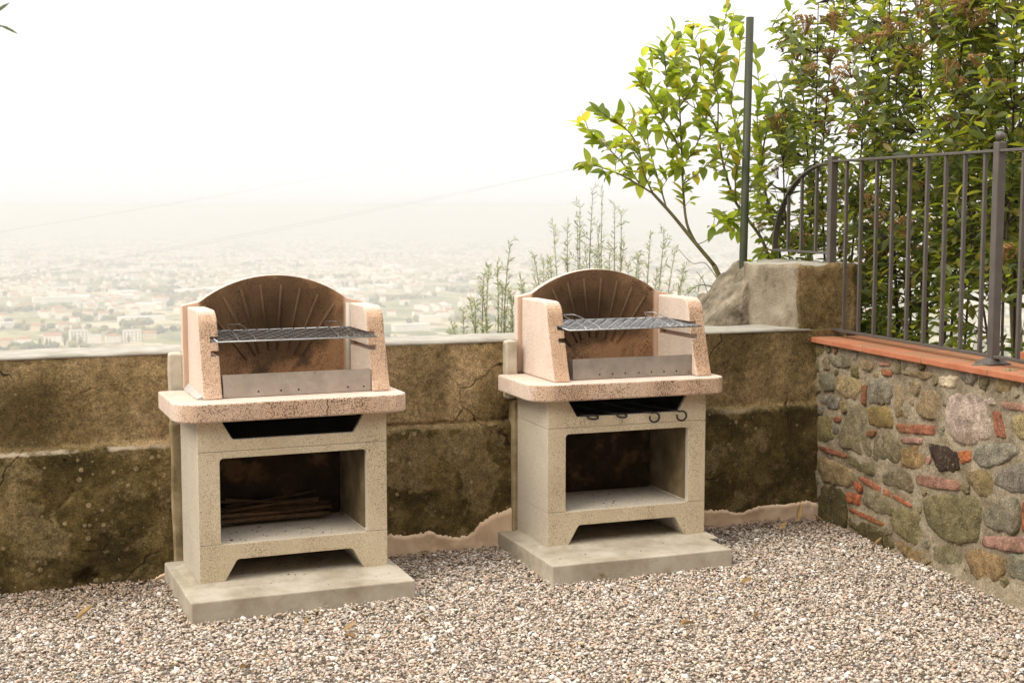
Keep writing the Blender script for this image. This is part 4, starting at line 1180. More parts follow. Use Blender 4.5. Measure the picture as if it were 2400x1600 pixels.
# the strip by the parapet: dark leaf mould, and wall shade painted into the tint
dirt = np.clip((Y_ - 5.72 + 0.12 * np.sin(X_ * 5)) / 0.4, 0, 1) * 0.6
dirt = np.where((X_ > 3.2) | (X_ < 0.8), dirt, dirt * 0.6)
colr = colr * (1 - dirt[:, None]) + colr * np.array([.42, .33, .24]) * dirt[:, None]
at = me.color_attributes.new('tint', 'FLOAT_COLOR', 'POINT')
cc = np.ones((N, nv, 4), np.float32); cc[..., :3] = colr[:, None, :]
at.data.foreach_set('color', cc.ravel())
me.materials.append(M['gravel']); me.update(calc_edges=True)
tag(link('gravel', me), 'pale beige and white gravel covering the terrace', 'gravel', kind='stuff')

# ------------------------------------------------------------------ fallen leaves and twigs
def leaf_mesh(name, mat, width=0.45, fold=0.25, curl=0.25, n=5, seed=0, tipw=0.0):
    """leaf of length 1 along +x from the stalk, midrib folded and blade curled"""
    r = random.Random(seed); vs = []; fs = []
    for i in range(n + 1):
        t = i / n
        w = width * 0.5 * (math.sin(math.pi * min(1, t * 0.96 + 0.02)) ** 0.75) * (1.15 - 0.35 * t)
        if i == n: w = 0.004
        z = -curl * t * t + r.uniform(-.01, .01)
        vs += [(t, w, z + fold * w * 2 * 0.6), (t, 0, z), (t, -w, z + fold * w * 2 * 0.6)]
    for i in range(n):
        a = i * 3
        fs += [(a, a + 3, a + 4, a + 1), (a + 1, a + 4, a + 5, a + 2)]
    m_ = MB(); m_.add(vs, fs, True)
    return m_.mesh(name, mat)
DL = [leaf_mesh('dry_leaf', M['dryleaf'], w, f, c, 5, i) for i, (w, f, c) in enumerate(((.5, .6, -.35), (.38, .9, .2), (.3, 1.2, -.5)))]
LEAVES = [((0.322, 5.579), .105, 0.15, 'curled tan dry leaf on the gravel left of the left plinth'),
          ((2.529, 5.415), .085, 1.9, 'orange dry leaf against the front of the right plinth'),
          ((3.90, 6.02), .12, -1.0, 'long yellow dry leaf leaning on the parapet foot near the stone wall'),
          ((1.268, 5.058), .075, 0.4, 'brown dry leaf on the gravel before the left plinth, farther of two'),
          ((1.285, 4.955), .070, 2.2, 'brown dry leaf on the gravel before the left plinth, nearer of two'),
          ((3.969, 5.461), .075, 0.2, 'reddish dry leaf on the gravel beside the stone wall'),
          ((3.025, 5.095), .075, 0.1, 'pale yellow dry leaf on open gravel right of the right plinth'),
          ((2.492, 4.648), .095, 0.2, 'large tan dry leaf in the gravel near the front centre'),
          ((1.14, 5.165), .055, 1.0, 'small tan dry leaf close to the left plinth front'),
          ((2.384, 4.808), .05, 2.6, 'small dark dry leaf in the gravel between the barbecues, well forward'),
          ((0.818, 4.75), .08, 0.9, 'brown dry leaf at the bottom left of the gravel'),
          ((4.03, 5.98), .065, 2.2, 'yellow dry leaf in the corner of parapet and stone wall'),
          ((3.72, 5.90), .075, 0.4, 'tan dry leaf beside the right plinth under the pale plaster strip'),
          ((3.76, 5.80), .05, 1.4, 'small brown dry leaf on gravel behind the right plinth corner'),
          ((2.80, 4.62), .06, 0.3, 'small ochre dry leaf in the gravel at the bottom right of centre'),
          ((1.60, 5.02), .06, 2.9, 'thin dark dry leaf on gravel before the left plinth right end')]
for i, ((x, y), L, rz, lab) in enumerate(LEAVES):
    if i == 0: pass
    o = link('dry_leaf', DL[i % 3], None, (x, y, 0.022), (rnd.uniform(-.3, .3), rnd.uniform(-.35, .05), rz), (L * .8, L * .8, L * .8))
    if 'leaning' in lab: o.location.z = 0.02; o.rotation_euler = (0.3, -0.5, 0.9)
    tag(o, lab, 'leaf', 'fallen leaves on the gravel')
mb = MB()
for _ in range(800):
    x, y = rnd.uniform(0.0, 4.0), rnd.uniform(4.0, 6.1)
    if rnd.random() < .6: y = 6.12 - 0.5 * rnd.random() ** 2
    if inside_plinth(np.array([x]), np.array([y]))[0] or (x - 4.09) * -0.996 + (y - 6.06) * 0.091 < 0.01: continue
    a, L = rnd.uniform(0, 6.28), rnd.uniform(.015, .06)
    z = 0.017
    mb.tube([(x, y, z), (x + L * .5 * math.cos(a), y + L * .5 * math.sin(a), z + .006), (x + L * math.cos(a + .2), y + L * math.sin(a + .2), z + .001)], .0012, .0008, 3)
tag(mb.build('twig_litter', M['litter']), 'fine dark twigs scattered over the gravel', 'twigs', kind='stuff')
LEMON=[
('t', 0.017, 0.014, [(4.036, 7.0, 1.06), (4.005, 7.0, 1.186), (3.946, 7.0, 1.3)]),
('t', 0.012, 0.008, [(3.946, 7.0, 1.3), (3.803, 7.0, 1.45), (3.676, 7.0, 1.586), (3.551, 7.0, 1.707)]),
('l', 0.006, 0.002, [(3.551, 7.0, 1.707), (3.365, 6.95, 1.79), (3.222, 6.9, 1.835), (3.07, 6.85, 1.863)]),
('l', 0.005, 0.002, [(3.47, 7.0, 1.76), (3.377, 7.033, 1.875), (3.272, 7.067, 1.983), (3.162, 7.1, 2.078)]),
('l', 0.005, 0.002, [(3.551, 7.0, 1.707), (3.466, 6.95, 1.826), (3.404, 6.9, 1.967), (3.3, 6.85, 2.057), (3.186, 6.8, 2.093)]),
('l', 0.005, 0.002, [(3.634, 7.0, 1.635), (3.594, 7.033, 1.805), (3.555, 7.067, 1.975), (3.556, 7.1, 2.122)]),
('l', 0.009, 0.002, [(3.845, 7.025, 1.417), (3.782, 7.025, 1.536), (3.757, 7.025, 1.708), (3.742, 7.025, 1.952), (3.727, 7.025, 2.194), (3.713, 7.025, 2.411), (3.683, 7.025, 2.606)]),
('l', 0.005, 0.002, [(3.728, 7.0, 1.951), (3.593, 6.933, 2.09), (3.477, 6.867, 2.213), (3.364, 6.8, 2.298)]),
('l', 0.005, 0.002, [(3.742, 7.0, 1.805), (3.684, 7.05, 1.928), (3.653, 7.1, 2.051), (3.621, 7.15, 2.199)]),
('l', 0.005, 0.002, [(3.714, 7.0, 2.192), (3.771, 6.967, 2.288), (3.806, 6.933, 2.406), (3.731, 6.9, 2.554)]),
('l', 0.005, 0.002, [(3.735, 7.0, 1.854), (3.858, 7.067, 1.98), (3.949, 7.133, 2.132), (4.04, 7.2, 2.313)]),
('l', 0.004, 0.002, [(3.721, 7.0, 2.096), (3.604, 6.933, 2.257), (3.555, 6.867, 2.391), (3.505, 6.8, 2.488)]),
('l', 0.004, 0.002, [(3.737, 7.0, 1.757), (3.806, 6.917, 1.829), (3.841, 6.833, 1.899), (3.861, 6.75, 1.968)]),
('l', 0.011, 0.004, [(4.398, 7.1, 1.237), (4.319, 7.1, 1.443), (4.145, 7.1, 1.652), (4.058, 7.1, 1.864), (4.014, 7.1, 2.058), (3.944, 7.1, 2.18)]),
('l', 0.005, 0.002, [(4.116, 7.05, 1.652), (4.078, 7.0, 1.808), (4.088, 6.95, 1.954), (4.013, 6.9, 2.121)]),
('l', 0.005, 0.002, [(4.029, 7.05, 1.863), (4.131, 7.1, 2.06), (4.127, 7.15, 2.262), (4.21, 7.2, 2.493), (4.206, 7.25, 2.699)]),
('l', 0.005, 0.002, [(3.986, 7.05, 2.055), (3.971, 7.025, 2.249), (3.926, 7.0, 2.392), (3.951, 6.975, 2.559), (3.98, 6.95, 2.737)]),
('l', 0.004, 0.002, [(4.199, 7.05, 1.559), (4.054, 6.95, 1.561), (3.912, 6.85, 1.55), (3.801, 6.75, 1.516)]),
('l', 0.004, 0.002, [(3.916, 7.05, 2.176), (3.863, 7.133, 2.204), (3.822, 7.217, 2.308), (3.892, 7.3, 2.491)]),
('l', 0.01, 0.003, [(4.472, 7.125, 1.286), (4.422, 7.125, 1.506), (4.342, 7.125, 1.761), (4.329, 7.125, 1.938), (4.377, 7.125, 2.141), (4.462, 7.125, 2.32)]),
('l', 0.004, 0.002, [(4.311, 7.05, 1.735), (4.218, 7.017, 1.759), (4.142, 6.983, 1.684), (4.083, 6.95, 1.511)]),
('l', 0.004, 0.002, [(4.292, 7.05, 1.936), (4.265, 7.083, 2.112), (4.295, 7.117, 2.314), (4.282, 7.15, 2.516)]),
('l', 0.004, 0.002, [(4.331, 7.05, 2.136), (4.414, 7.083, 1.989), (4.463, 7.117, 2.067), (4.525, 7.15, 2.197)]),
('l', 0.004, 0.002, [(4.375, 7.05, 1.507), (4.319, 7.05, 1.406), (4.262, 7.05, 1.305), (4.409, 7.05, 1.329)]),
('b', 0.004, 0.0015, [(3.991, 7.0, 1.162), (3.845, 6.967, 1.192), (3.744, 6.933, 1.151), (3.658, 6.9, 1.102)]),
('b', 0.003, 0.0015, [(3.976, 7.0, 1.212), (3.908, 7.033, 1.311), (3.841, 7.067, 1.311), (3.774, 7.1, 1.386)]),
('b', 0.003, 0.0015, [(4.007, 7.0, 1.086), (3.931, 6.967, 1.065), (3.84, 6.933, 1.218), (3.779, 6.9, 1.27)]),
('b', 0.003, 0.0015, [(3.831, 7.0, 1.418), (3.943, 7.05, 1.46), (4.011, 7.1, 1.609)]),
]
OLIVE=[ (3.93, 10.2, 1.36),(4.06, 11.04, 1.15),(4.0, 10.68, 1.19),(3.68, 10.32, 0.87),(3.87, 11.16, 0.75),(4.25, 10.8, 1.05),(4.23, 10.44, 1.25),(4.75, 11.28, 1.48),(4.73, 10.92, 1.47),(4.66, 10.56, 1.53),(4.64, 10.2, 1.78),(5.11, 11.04, 1.77),(5.06, 10.68, 1.65),(4.98, 10.32, 1.34),(5.52, 11.16, 1.2),(5.46, 10.8, 1.42),(5.41, 10.44, 1.45),(5.96, 11.28, 1.28),(5.84, 10.92, 1.01),(3.82, 10.56, 1.0),(3.87, 10.2, 1.02),(4.56, 11.04, 1.18),(4.78, 10.68, 1.33),(4.85, 10.32, 1.27),(6.15, 11.16, 0.96),(5.53, 10.8, 1.1),(4.19, 10.44, 0.93),(3.81, 11.28, 0.63),(4.73, 10.92, 1.18),(5.16, 10.56, 1.04),(4.68, 10.2, 1.48) ]
FLOWER=[ (4.42, 6.84, 2.61),(4.46, 6.6, 2.61),(4.5, 7.05, 2.49),(4.54, 6.73, 2.32),(4.58, 7.57, 1.9),(4.62, 6.88, 2.06),(4.66, 7.84, 1.96),(4.42, 6.38, 2.47),(4.46, 6.46, 2.04),(4.5, 5.94, 2.6),(4.54, 5.85, 2.53),(4.58, 5.63, 2.51),(4.62, 5.37, 2.5),(4.66, 6.32, 2.34),(4.42, 6.75, 2.36),(4.46, 7.13, 2.55),(4.5, 6.38, 2.15),(4.54, 5.95, 1.71),(4.58, 5.75, 2.2),(4.62, 7.41, 1.82),(4.66, 7.03, 1.53),(4.42, 5.17, 1.38),(4.46, 6.2, 1.52),(4.5, 5.46, 2.3) ]
# ------------------------------------------------------------------ plants
def orient(d, up, roll=0.0):
    """rotation taking +x to d with the blade facing up"""
    x = Vector(d).normalized(); y = Vector(up).cross(x)
    if y.length < 1e-4: y = x.orthogonal()
    y.normalize(); z = x.cross(y)
    R = Matrix((x, y, z)).transposed()
    return R.to_4x4() @ Matrix.Rotation(roll, 4, 'X')

def leaves_to_mesh(name, mat, base_mesh, mats, seed=1):
    """join many transformed copies of one leaf into one mesh with a random value per leaf"""
    n0 = len(base_mesh.vertices); co = np.empty(n0 * 3); base_mesh.vertices.foreach_get('co', co); co = co.reshape(-1, 3)
    poly = [tuple(p.vertices) for p in base_mesh.polygons]
    A = np.array([np.array(m_) for m_ in mats])
    V = np.einsum('nij,vj->nvi', A[:, :3, :3], co) + A[:, None, :3, 3]
    P = np.array(poly); F = (P[None] + (np.arange(len(mats)) * n0)[:, None, None]).reshape(-1, P.shape[1])
    me = bpy.data.meshes.new(name)
    me.vertices.add(len(mats) * n0); me.vertices.foreach_set('co', V.astype(np.float32).ravel())
    k = P.shape[1]
    me.loops.add(F.size); me.loops.foreach_set('vertex_index', F.ravel().astype(np.int32))
    me.polygons.add(len(F)); me.polygons.foreach_set('loop_start', np.arange(0, F.size, k, dtype=np.int32))
    me.polygons.foreach_set('use_smooth', np.ones(len(F), bool))
    r = np.random.RandomState(seed).uniform(0, 1, len(mats)).astype(np.float32)
    at = me.attributes.new('rand', 'FLOAT', 'POINT'); at.data.foreach_set('value', np.repeat(r, n0))
    me.materials.append(mat); me.update(calc_edges=True)
    return me

LM = [leaf_mesh('lemon_leaf', M['lemonleaf'], .50, .35, c, 5, i + 20) for i, c in enumerate((.12, .30, .45, -.08))]
VM = [leaf_mesh('viburnum_leaf', M['vibleaf'], .46, .45, c, 4, i + 40) for i, c in enumerate((.15, .35, -.1))]
OM = leaf_mesh('olive_leaf', M['olive_s'], .19, .3, .1, 3, 60)
CAMP = Vector((0, 0, 1.665))

def place_leaves(parent, base, mats_list, meshes, name, massmat, limit=300, seed=3):
    """nearest leaves are objects, the rest one joined mass; matrices are in world space, the parents are unrotated at base"""
    inv = Matrix.Translation(-Vector(base))
    mats_list = sorted(mats_list, key=lambda q: (q.translation - CAMP).length)
    r = random.Random(seed)
    for m_ in mats_list[:limit]:
        o = link(name, r.choice(meshes), parent)
        o.matrix_local = inv @ m_
    rest = mats_list[limit:]
    if rest:
        o = link(name + '_mass', leaves_to_mesh(name + '_mass', massmat, meshes[0], [inv @ q for q in rest], seed), parent)
        o["kind"] = 'stuff'

# ---- lemon tree against the stake
base = (4.03, 7.0, -0.6)
lt = empty('lemon_tree', base); tag(lt, 'sparse lemon tree with large yellow green leaves leaning left over the parapet', 'tree')
inv = -Vector(base)
trunk = MB(); crown = MB(); LV = []
r = random.Random(5)
trunk.tube([Vector((4.06, 7.0, -0.62)) + inv, Vector((4.05, 7.0, 0.4)) + inv, Vector(LEMON[0][3][0]) + inv], .024, .018, 8)
trunk.tube([Vector((4.30, 7.12, -0.62)) + inv, Vector((4.42, 7.1, 0.5)) + inv, Vector((4.398, 7.1, 1.237)) + inv], .02, .012, 8)
trunk.tube([Vector((4.36, 7.12, -0.62)) + inv, Vector((4.5, 7.13, 0.5)) + inv, Vector((4.472, 7.125, 1.286)) + inv], .016, .010, 8)
def curve_pts(P, per=5):
    P = [Vector(p) for p in P]; out = []
    for i in range(len(P) - 1):
        p0 = P[max(i-1, 0)]; p1 = P[i]; p2 = P[i+1]; p3 = P[min(i+2, len(P)-1)]
        for k in range(per):
            t = k / per
            out.append(0.5 * ((2*p1) + (p2-p0)*t + (2*p0-5*p1+4*p2-p3)*t*t + (-p0+3*p1-3*p2+p3)*t*t*t))
    out.append(P[-1])
    return out
def lemon_leaf(p, d, L):
    d = (d + Vector((0, 0, r.uniform(-.55, .25)))).normalized()
    up = Vector((r.uniform(-.5, .5), r.uniform(-.7, .3), 1))
    LV.append(Matrix.Translation(p) @ orient(d, up, r.uniform(-.5, .5)) @ Matrix.Diagonal((L, L, L, 1)))
for kind, r0, r1, P in LEMON:
    C = curve_pts(P)
    tgt = trunk if kind == 't' else crown
    tgt.tube([c + inv for c in C], r0, r1, 6)
    if kind != 'l': continue
    n = len(C); start = 0.10 if r0 < 0.008 else 0.26
    acc = 0.0
    for i in range(1, n):
        t = i / (n - 1); seg = C[i] - C[i-1]; acc += seg.length
        if t > start and acc > 0.028:
            acc = 0
            for _ in range(1 if r.random() < .72 else 2):
                side = Vector((r.uniform(-1, 1), r.uniform(-1, 1), r.uniform(-.3, .8))).normalized()
                lemon_leaf(C[i], side + seg.normalized() * 0.6, r.uniform(.06, .115))
        if t > start and r.random() < .52:                      # side twig carrying three to five leaves
            d = (Vector((r.uniform(-1, 1), r.uniform(-.8, .8), r.uniform(-.1, 1.0))).normalized() + seg.normalized() * .5).normalized()
            L = r.uniform(.06, .14); tip = C[i] + d * L
            crown.tube([C[i] + inv, C[i] + d * L * .5 + Vector((0, 0, .006)) + inv, tip + inv], .0022, .0012, 4)
            for k in range(r.randint(2, 4)):
                q = C[i].lerp(tip, .45 + .55 * k / 3)
                lemon_leaf(q, d * .7 + Vector((r.uniform(-1, 1), r.uniform(-1, 1), r.uniform(-.4, .6))), r.uniform(.06, .11))
    lemon_leaf(C[-1], (C[-1] - C[-2]).normalized(), .09)
clean_normals(trunk.build('trunk', M['lemonbark'], lt).data)
cr = crown.build('crown', M['lemonbark'], lt); clean_normals(cr.data)
cr["label"] = 'thin green brown branches bearing the leaves'
place_leaves(cr, base, LV, LM, 'leaf', M['lemonleaf_s'], 300, 3)

# ---- green stake with its tie
mb = MB(); mb.tube([(-0.035, 0, -1.85), (-0.02, 0, 0.0), (0.0, 0, 1.415)], .024, .022, 12)
st = mb.mesh('stake', M['stake'])
sr = empty('plant_stake', (4.008, 6.75, 1.25)); tag(sr, 'tall dark green plastic stake standing behind the end block', 'stake')
link('stake', st, sr)
mb = MB(); mb.tube([(-.012, 0, .83), (.03, .08, .83), (.10, .20, .82)], .006, .006, 6); mb.build('tie', M['black_iron'], sr)

# ---- viburnum shrubs behind the railing
def viburnum(bx, by, zt, rx, ry, label, seed, ntip, cut):
    r = random.Random(seed); base = (bx, by, -0.7); inv = -Vector(base)
    root = empty('viburnum_shrub', base); tag(root, label, 'shrub', 'flowering shrubs behind the railing')
    stems = []; tr = MB()
    for k in range(7):
        a = 2 * math.pi * k / 7 + r.uniform(-.3, .3)
        top = Vector((bx + rx * .75 * math.cos(a) * r.uniform(.3, 1), by + ry * .8 * math.sin(a) * r.uniform(.4, 1), zt * r.uniform(.80, 1.0)))
        p0 = Vector((bx + .10 * math.cos(a), by + .12 * math.sin(a), -0.72))
        P = [p0.lerp(top, t) + Vector((r.uniform(-.05, .05), r.uniform(-.06, .06), 0)) * (1 if 0 < t < 1 else 0) for t in (0, .25, .5, .75, 1)]
        C = curve_pts(P, 5); stems.append(C)
        tr.tube([c + inv for c in C], r.uniform(.010, .015), .003, 6)
    clean_normals(tr.build('trunk', M['vibbark'], root).data)
    cm = MB(); LV = []; tips = []
    n = 0
    while n < ntip:
        z = .35 + (zt + .15 - .35) * r.random() ** 1.05
        tz = (z - .35) / (zt - .2)
        f = (0.62 + 0.5 * min(1, tz * 1.6)) if tz < .75 else 1.12 - 0.9 * (tz - .75)
        a, q = r.uniform(0, 2 * math.pi), r.random() ** .5
        x, y = bx + rx * f * q * math.cos(a), by + ry * f * q * math.sin(a)
        if not cut(x, y, z): continue
        if mnoise.noise(Vector((x * 3.0, y * 3.0, z * 3.0 + seed))) < -0.26 + 0.26 * max(0, min(1, (z - 1.7) / .8)): continue
        n += 1
        tip = Vector((x, y, z))
        C = min(stems, key=lambda S: min((s - tip).length + (0.25 if s.z > z else 0) for s in S))
        s = min(C, key=lambda s: (s - tip).length + (0.25 if s.z > z - .05 else 0))
        mid = s.lerp(tip, .55) + Vector((0, 0, -.03))
        cm.tube([s + inv, mid + inv, tip + inv], .0034, .0013, 4, cap=False)
        d0 = (tip - mid); d0 = d0.normalized() if d0.length > 1e-3 else Vector((0, 0, 1))
        d0 = (d0 + Vector((0, 0, .5)) + Vector((r.uniform(-.3, .3),) * 3)).normalized()
        L = min(.22, (tip - mid).length + .05)
        k = 0; pairs = r.randint(3, 5)
        side = d0.orthogonal().normalized()
        for j in range(pairs):
            p = tip - d0 * (L * (1 - (j + .6) / pairs))
            side = Matrix.Rotation(math.pi / 2 + r.uniform(-.3, .3), 3, d0) @ side
            for sg in (1, -1):
                if r.random() < .08: continue
                d = (side * sg + d0 * r.uniform(.3, .9) + Vector((0, 0, r.uniform(-.4, .15)))).normalized()
                ll = r.uniform(.058, .100) * (1.0 if j < pairs - 1 else .75)
                LV.append(Matrix.Translation(p) @ orient(d, Vector((r.uniform(-.7, .2), r.uniform(-.7, .4), 1)) + d0 * .5, r.uniform(-.5, .5)) @ Matrix.Diagonal((ll, ll, ll, 1)))
        tips.append((tip, d0))
    cr = cm.build('crown', M['vibbark'], root)
    place_leaves(cr, base, LV, VM, 'leaf', M['vibleaf_s'], 280, seed)
    return root, base, tips, cr
def open_low(x, y, z):
    # daylight shows through low down towards the right-hand end
    az = math.degrees(math.atan2(x, y))
    if az < 30.3 + 0.35 * math.sin(z * 9) + (1.3 if z > 2.3 else 0): return False
    if z < 1.35 and az > 38.5 and rnd.random() < .72: return False
    if x < 4.33 - 0.09 * (y - 6.06) * -1 * 0 and z < 1.95: return False
    return True
VB = [viburnum(4.70, 7.0, 2.80, .50, .60, 'tall flowering viburnum shrub behind the curved end of the railing', 21, 610, open_low),
      viburnum(4.82, 6.18, 2.95, .50, .62, 'dense dark viburnum shrub behind the middle of the railing', 22, 680, open_low),
      viburnum(4.80, 5.38, 2.80, .48, .60, 'looser viburnum shrub behind the right-hand railing post', 23, 540, open_low)]
# rusty flower heads: umbels of small buds
def flower_mesh(seed):
    r = random.Random(seed); mb = MB(); mats_ = []
    for _ in range(26):
        a, q = r.uniform(0, 6.28), r.random() ** .5 * .045
        e = Vector((q * math.cos(a), q * math.sin(a), .05 + .012 * r.random() - q * q * 4))
        mb.tube([(0, 0, 0), e * .6 + Vector((0, 0, .004)), e], .0011, .0007, 3, cap=False)
        for _ in range(4):
            c = e + Vector((r.uniform(-.007, .007), r.uniform(-.007, .007), r.uniform(-.003, .006))); s = r.uniform(.0025, .0048)
            mb.add([c + Vector((s, 0, 0)), c + Vector((0, s, 0)), c + Vector((-s, 0, 0)), c + Vector((0, -s, 0)), c + Vector((0, 0, s)), c - Vector((0, 0, s))],
                   [(0,1,4), (1,2,4), (2,3,4), (3,0,4), (1,0,5), (2,1,5), (3,2,5), (0,3,5)])
    me = mb.mesh('flower_head', M['flower'])
    at = me.attributes.new('rand', 'FLOAT', 'POINT')
    at.data.foreach_set('value', np.repeat(np.random.RandomState(seed).uniform(0, 1, len(me.vertices) // 1 + 1), 1)[:len(me.vertices)].astype(np.float32))
    return me
FM = [flower_mesh(i) for i in range(4)]
allp = list(FLOWER)
for root, base, tips, cr in VB:
    for t, d in tips:
        if t.z > 1.3 and rnd.random() < (.12 if t.z > 2.0 else .05): allp.append(tuple(t))
for p in allp:
    p = Vector(p)
    root, base, tips, cr = min(VB, key=lambda v: (Vector((v[1][0], v[1][1], 0)) - Vector((p.x, p.y, 0))).length)
    s = rnd.uniform(1.0, 1.8)
    link('flower_head', rnd.choice(FM), cr, p - Vector(base) - Vector((0, 0, .02)), (rnd.uniform(-.5, .5), rnd.uniform(-.5, .5), rnd.uniform(0, 6)), (s, s, s))

# ---- second lemon tree behind the shrubs
base = (5.75, 6.6, -0.8); lt2 = empty('lemon_tree', base)
tag(lt2, 'lemon tree with yellow green leaves and a few lemons behind the viburnum shrubs', 'tree')
inv = -Vector(base); r = random.Random(9); tr = MB(); cm = MB(); LV = []
tr.tube([(0, 0, 0), (.05, -.05, 1.0), (0, 0, 1.9)], .05, .032, 8); tr.build('trunk', M['lemonbark'], lt2)
def lemon_leaf2(p, d, L):
    LV.append(Matrix.Translation(p) @ orient(d, Vector((r.uniform(-.5, .5), r.uniform(-.7, .3), 1)), r.uniform(-.5, .5)) @ Matrix.Diagonal((L, L, L, 1)))
for k in range(70):
    a = r.uniform(0, 6.28); q = r.random() ** .6
    e = Vector((5.75 + .85 * q * math.cos(a), 6.4 + 1.5 * q * math.sin(a), 1.6 + 2.0 * r.random()))
    s = Vector((5.75, 6.6, min(e.z - .3, 1.1)))
    C = curve_pts([s, s.lerp(e, .5) + Vector((r.uniform(-.1, .1), r.uniform(-.1, .1), .05)), e], 6)
    cm.tube([c + inv for c in C], .012, .002, 5)
    for i in range(5, len(C)):
        for _ in range(2):
            d = Vector((r.uniform(-1, 1), r.uniform(-1, 1), r.uniform(-.5, .5))).normalized()
            lemon_leaf2(C[i] + d * r.uniform(0, .06), d, r.uniform(.07, .12))
cr = cm.build('crown', M['lemonbark'], lt2)
place_leaves(cr, base, LV, LM, 'leaf', M['lemonleaf_s'], 200, 8)
bm = bmesh.new(); bmesh.ops.create_uvsphere(bm, u_segments=14, v_segments=10, radius=.033)
for v in bm.verts:
    v.co.z *= 1.25
    if abs(v.co.z) > .036: v.co.z *= 1.12
for f in bm.faces: f.smooth = True
lem_me = bpy.data.meshes.new('lemon'); bm.to_mesh(lem_me); bm.free(); lem_me.materials.append(M['lemon'])
for p in ((5.2, 7.58, 2.34), (5.0, 7.18, 1.65), (4.95, 6.54, 1.21), (5.6, 6.6, 2.6)):
    link('lemon', lem_me, cr, Vector(p) + inv, (rnd.uniform(-.4, .4), rnd.uniform(-.4, .4), 0))

# ---- olive trees on the slope just below the parapet
def olive(base, tops, label, seed):
    r = random.Random(seed); root = empty('olive_tree', base); tag(root, label, 'tree', 'olive trees below the parapet')
    inv = -Vector(base); tr = MB(); cm = MB(); LV = []
    head = Vector((base[0], base[1], -0.9))
    tr.tube([(0, 0, -.1), Vector((.06, .02, .6)), head + inv], .13, .075, 9); tr.build('trunk', M['olivebark'], root)
    for t in tops:
        t = Vector(t)
        lowp = Vector((base[0] + (t.x - base[0]) * .75, base[1] + (t.y - base[1]) * .7, min(t.z - .5, 0.15)))
        C = curve_pts([head, head.lerp(lowp, .6) + Vector((0, 0, .1)), lowp, lowp.lerp(t, .55) + Vector((r.uniform(-.04, .04), r.uniform(-.04, .04), 0)), t], 8)
        cm.tube([c + inv for c in C], .018, .0015, 5)
        for i in range(10, len(C)):
            for sub in (0, .5):
                p = C[i-1].lerp(C[i], sub); ax = (C[i] - C[i-1]).normalized()
                sd = ax.orthogonal().normalized()
                sd = Matrix.Rotation(r.uniform(0, 6.28), 3, ax) @ sd
                for sg in (1, -1):
                    d = (sd * sg * r.uniform(.5, 1) + ax * r.uniform(.4, 1.1)).normalized(); ll = r.uniform(.038, .062)
                    LV.append(Matrix.Translation(p) @ orient(d, (r.uniform(-1, 1), r.uniform(-1, 1), .6)) @ Matrix.Diagonal((ll, ll, ll, 1)))
            if r.random() < .7:
                ax = (C[i] - C[i-1]).normalized()
                sd = Matrix.Rotation(r.uniform(0, 6.28), 3, ax) @ ax.orthogonal().normalized()
                tw = r.uniform(.06, .20) * (1.15 - i / len(C)) + .03
                e = C[i] + (sd * .8 + Vector((0, 0, .7))).normalized() * tw
                cm.tube([C[i] + inv, C[i].lerp(e, .5) + sd * .01 + inv, e + inv], .0025, .001, 4, cap=False)
                for k in range(int(tw / .022)):
                    p = C[i].lerp(e, (k + .7) / (tw / .022)); ax2 = (e - C[i]).normalized()
                    s2 = Matrix.Rotation(r.uniform(0, 6.28), 3, ax2) @ ax2.orthogonal().normalized()
                    for sg in (1, -1):
                        d = (s2 * sg + ax2 * r.uniform(.4, 1.0)).normalized(); ll = r.uniform(.034, .058)
                        LV.append(Matrix.Translation(p) @ orient(d, (r.uniform(-1, 1), r.uniform(-1, 1), .6)) @ Matrix.Diagonal((ll, ll, ll, 1)))
    cr = cm.build('crown', M['olivebark'], root)
    o = link('leaf_mass', leaves_to_mesh('leaf_mass', M['olive_s'], OM, [Matrix.Translation(inv) @ q for q in LV], seed), cr); o["kind"] = 'stuff'
OLIVE += [(x + rnd.uniform(-.22, .22), y + rnd.uniform(-.3, .3), z - rnd.uniform(.08, .45)) for x, y, z in OLIVE]
LT = [t for t in OLIVE if t[0] < 4.22]; RT = [t for t in OLIVE if t[0] >= 4.22]
olive((4.0, 10.8, -2.1), LT, 'small pale olive tree rising behind the parapet between the barbecues', 31)
olive((5.05, 10.8, -2.3), RT, 'pale olive tree with tall shoots rising behind the right barbecue', 32)

# ---- olive sprig hanging into the top left corner
root = empty('olive_sprig', (0.035, 3.2, 2.085)); tag(root, 'dark olive sprig hanging into the top left corner', 'branch')
mb = MB(); mb.tube([(-.25, .0, .22), (-.10, 0, .08), (.0, 0, -.03), (.035, 0, -.075)], .0022, .001, 5); mb.build('stem', M['olivebark'], root)
for p, d, ll in (((.03, 0, -.07), (.9, 0, -.35), .045), ((.02, 0, -.05), (.6, .2, .55), .05), ((.0, 0, -.03), (1, -.2, .7), .06), ((-.02, 0, 0), (.9, .3, .5), .06), ((-.06, 0, .04), (.9, 0, -.6), .05), ((.01, 0, -.04), (-.5, 0, -.8), .05), ((-.1, 0, .08), (-.3, .2, -.9), .05)):
    o = link('leaf', OM, root); o.matrix_local = Matrix.Translation(p) @ orient(d, (0, -.8, .5)) @ Matrix.Diagonal((ll, ll, ll, 1))
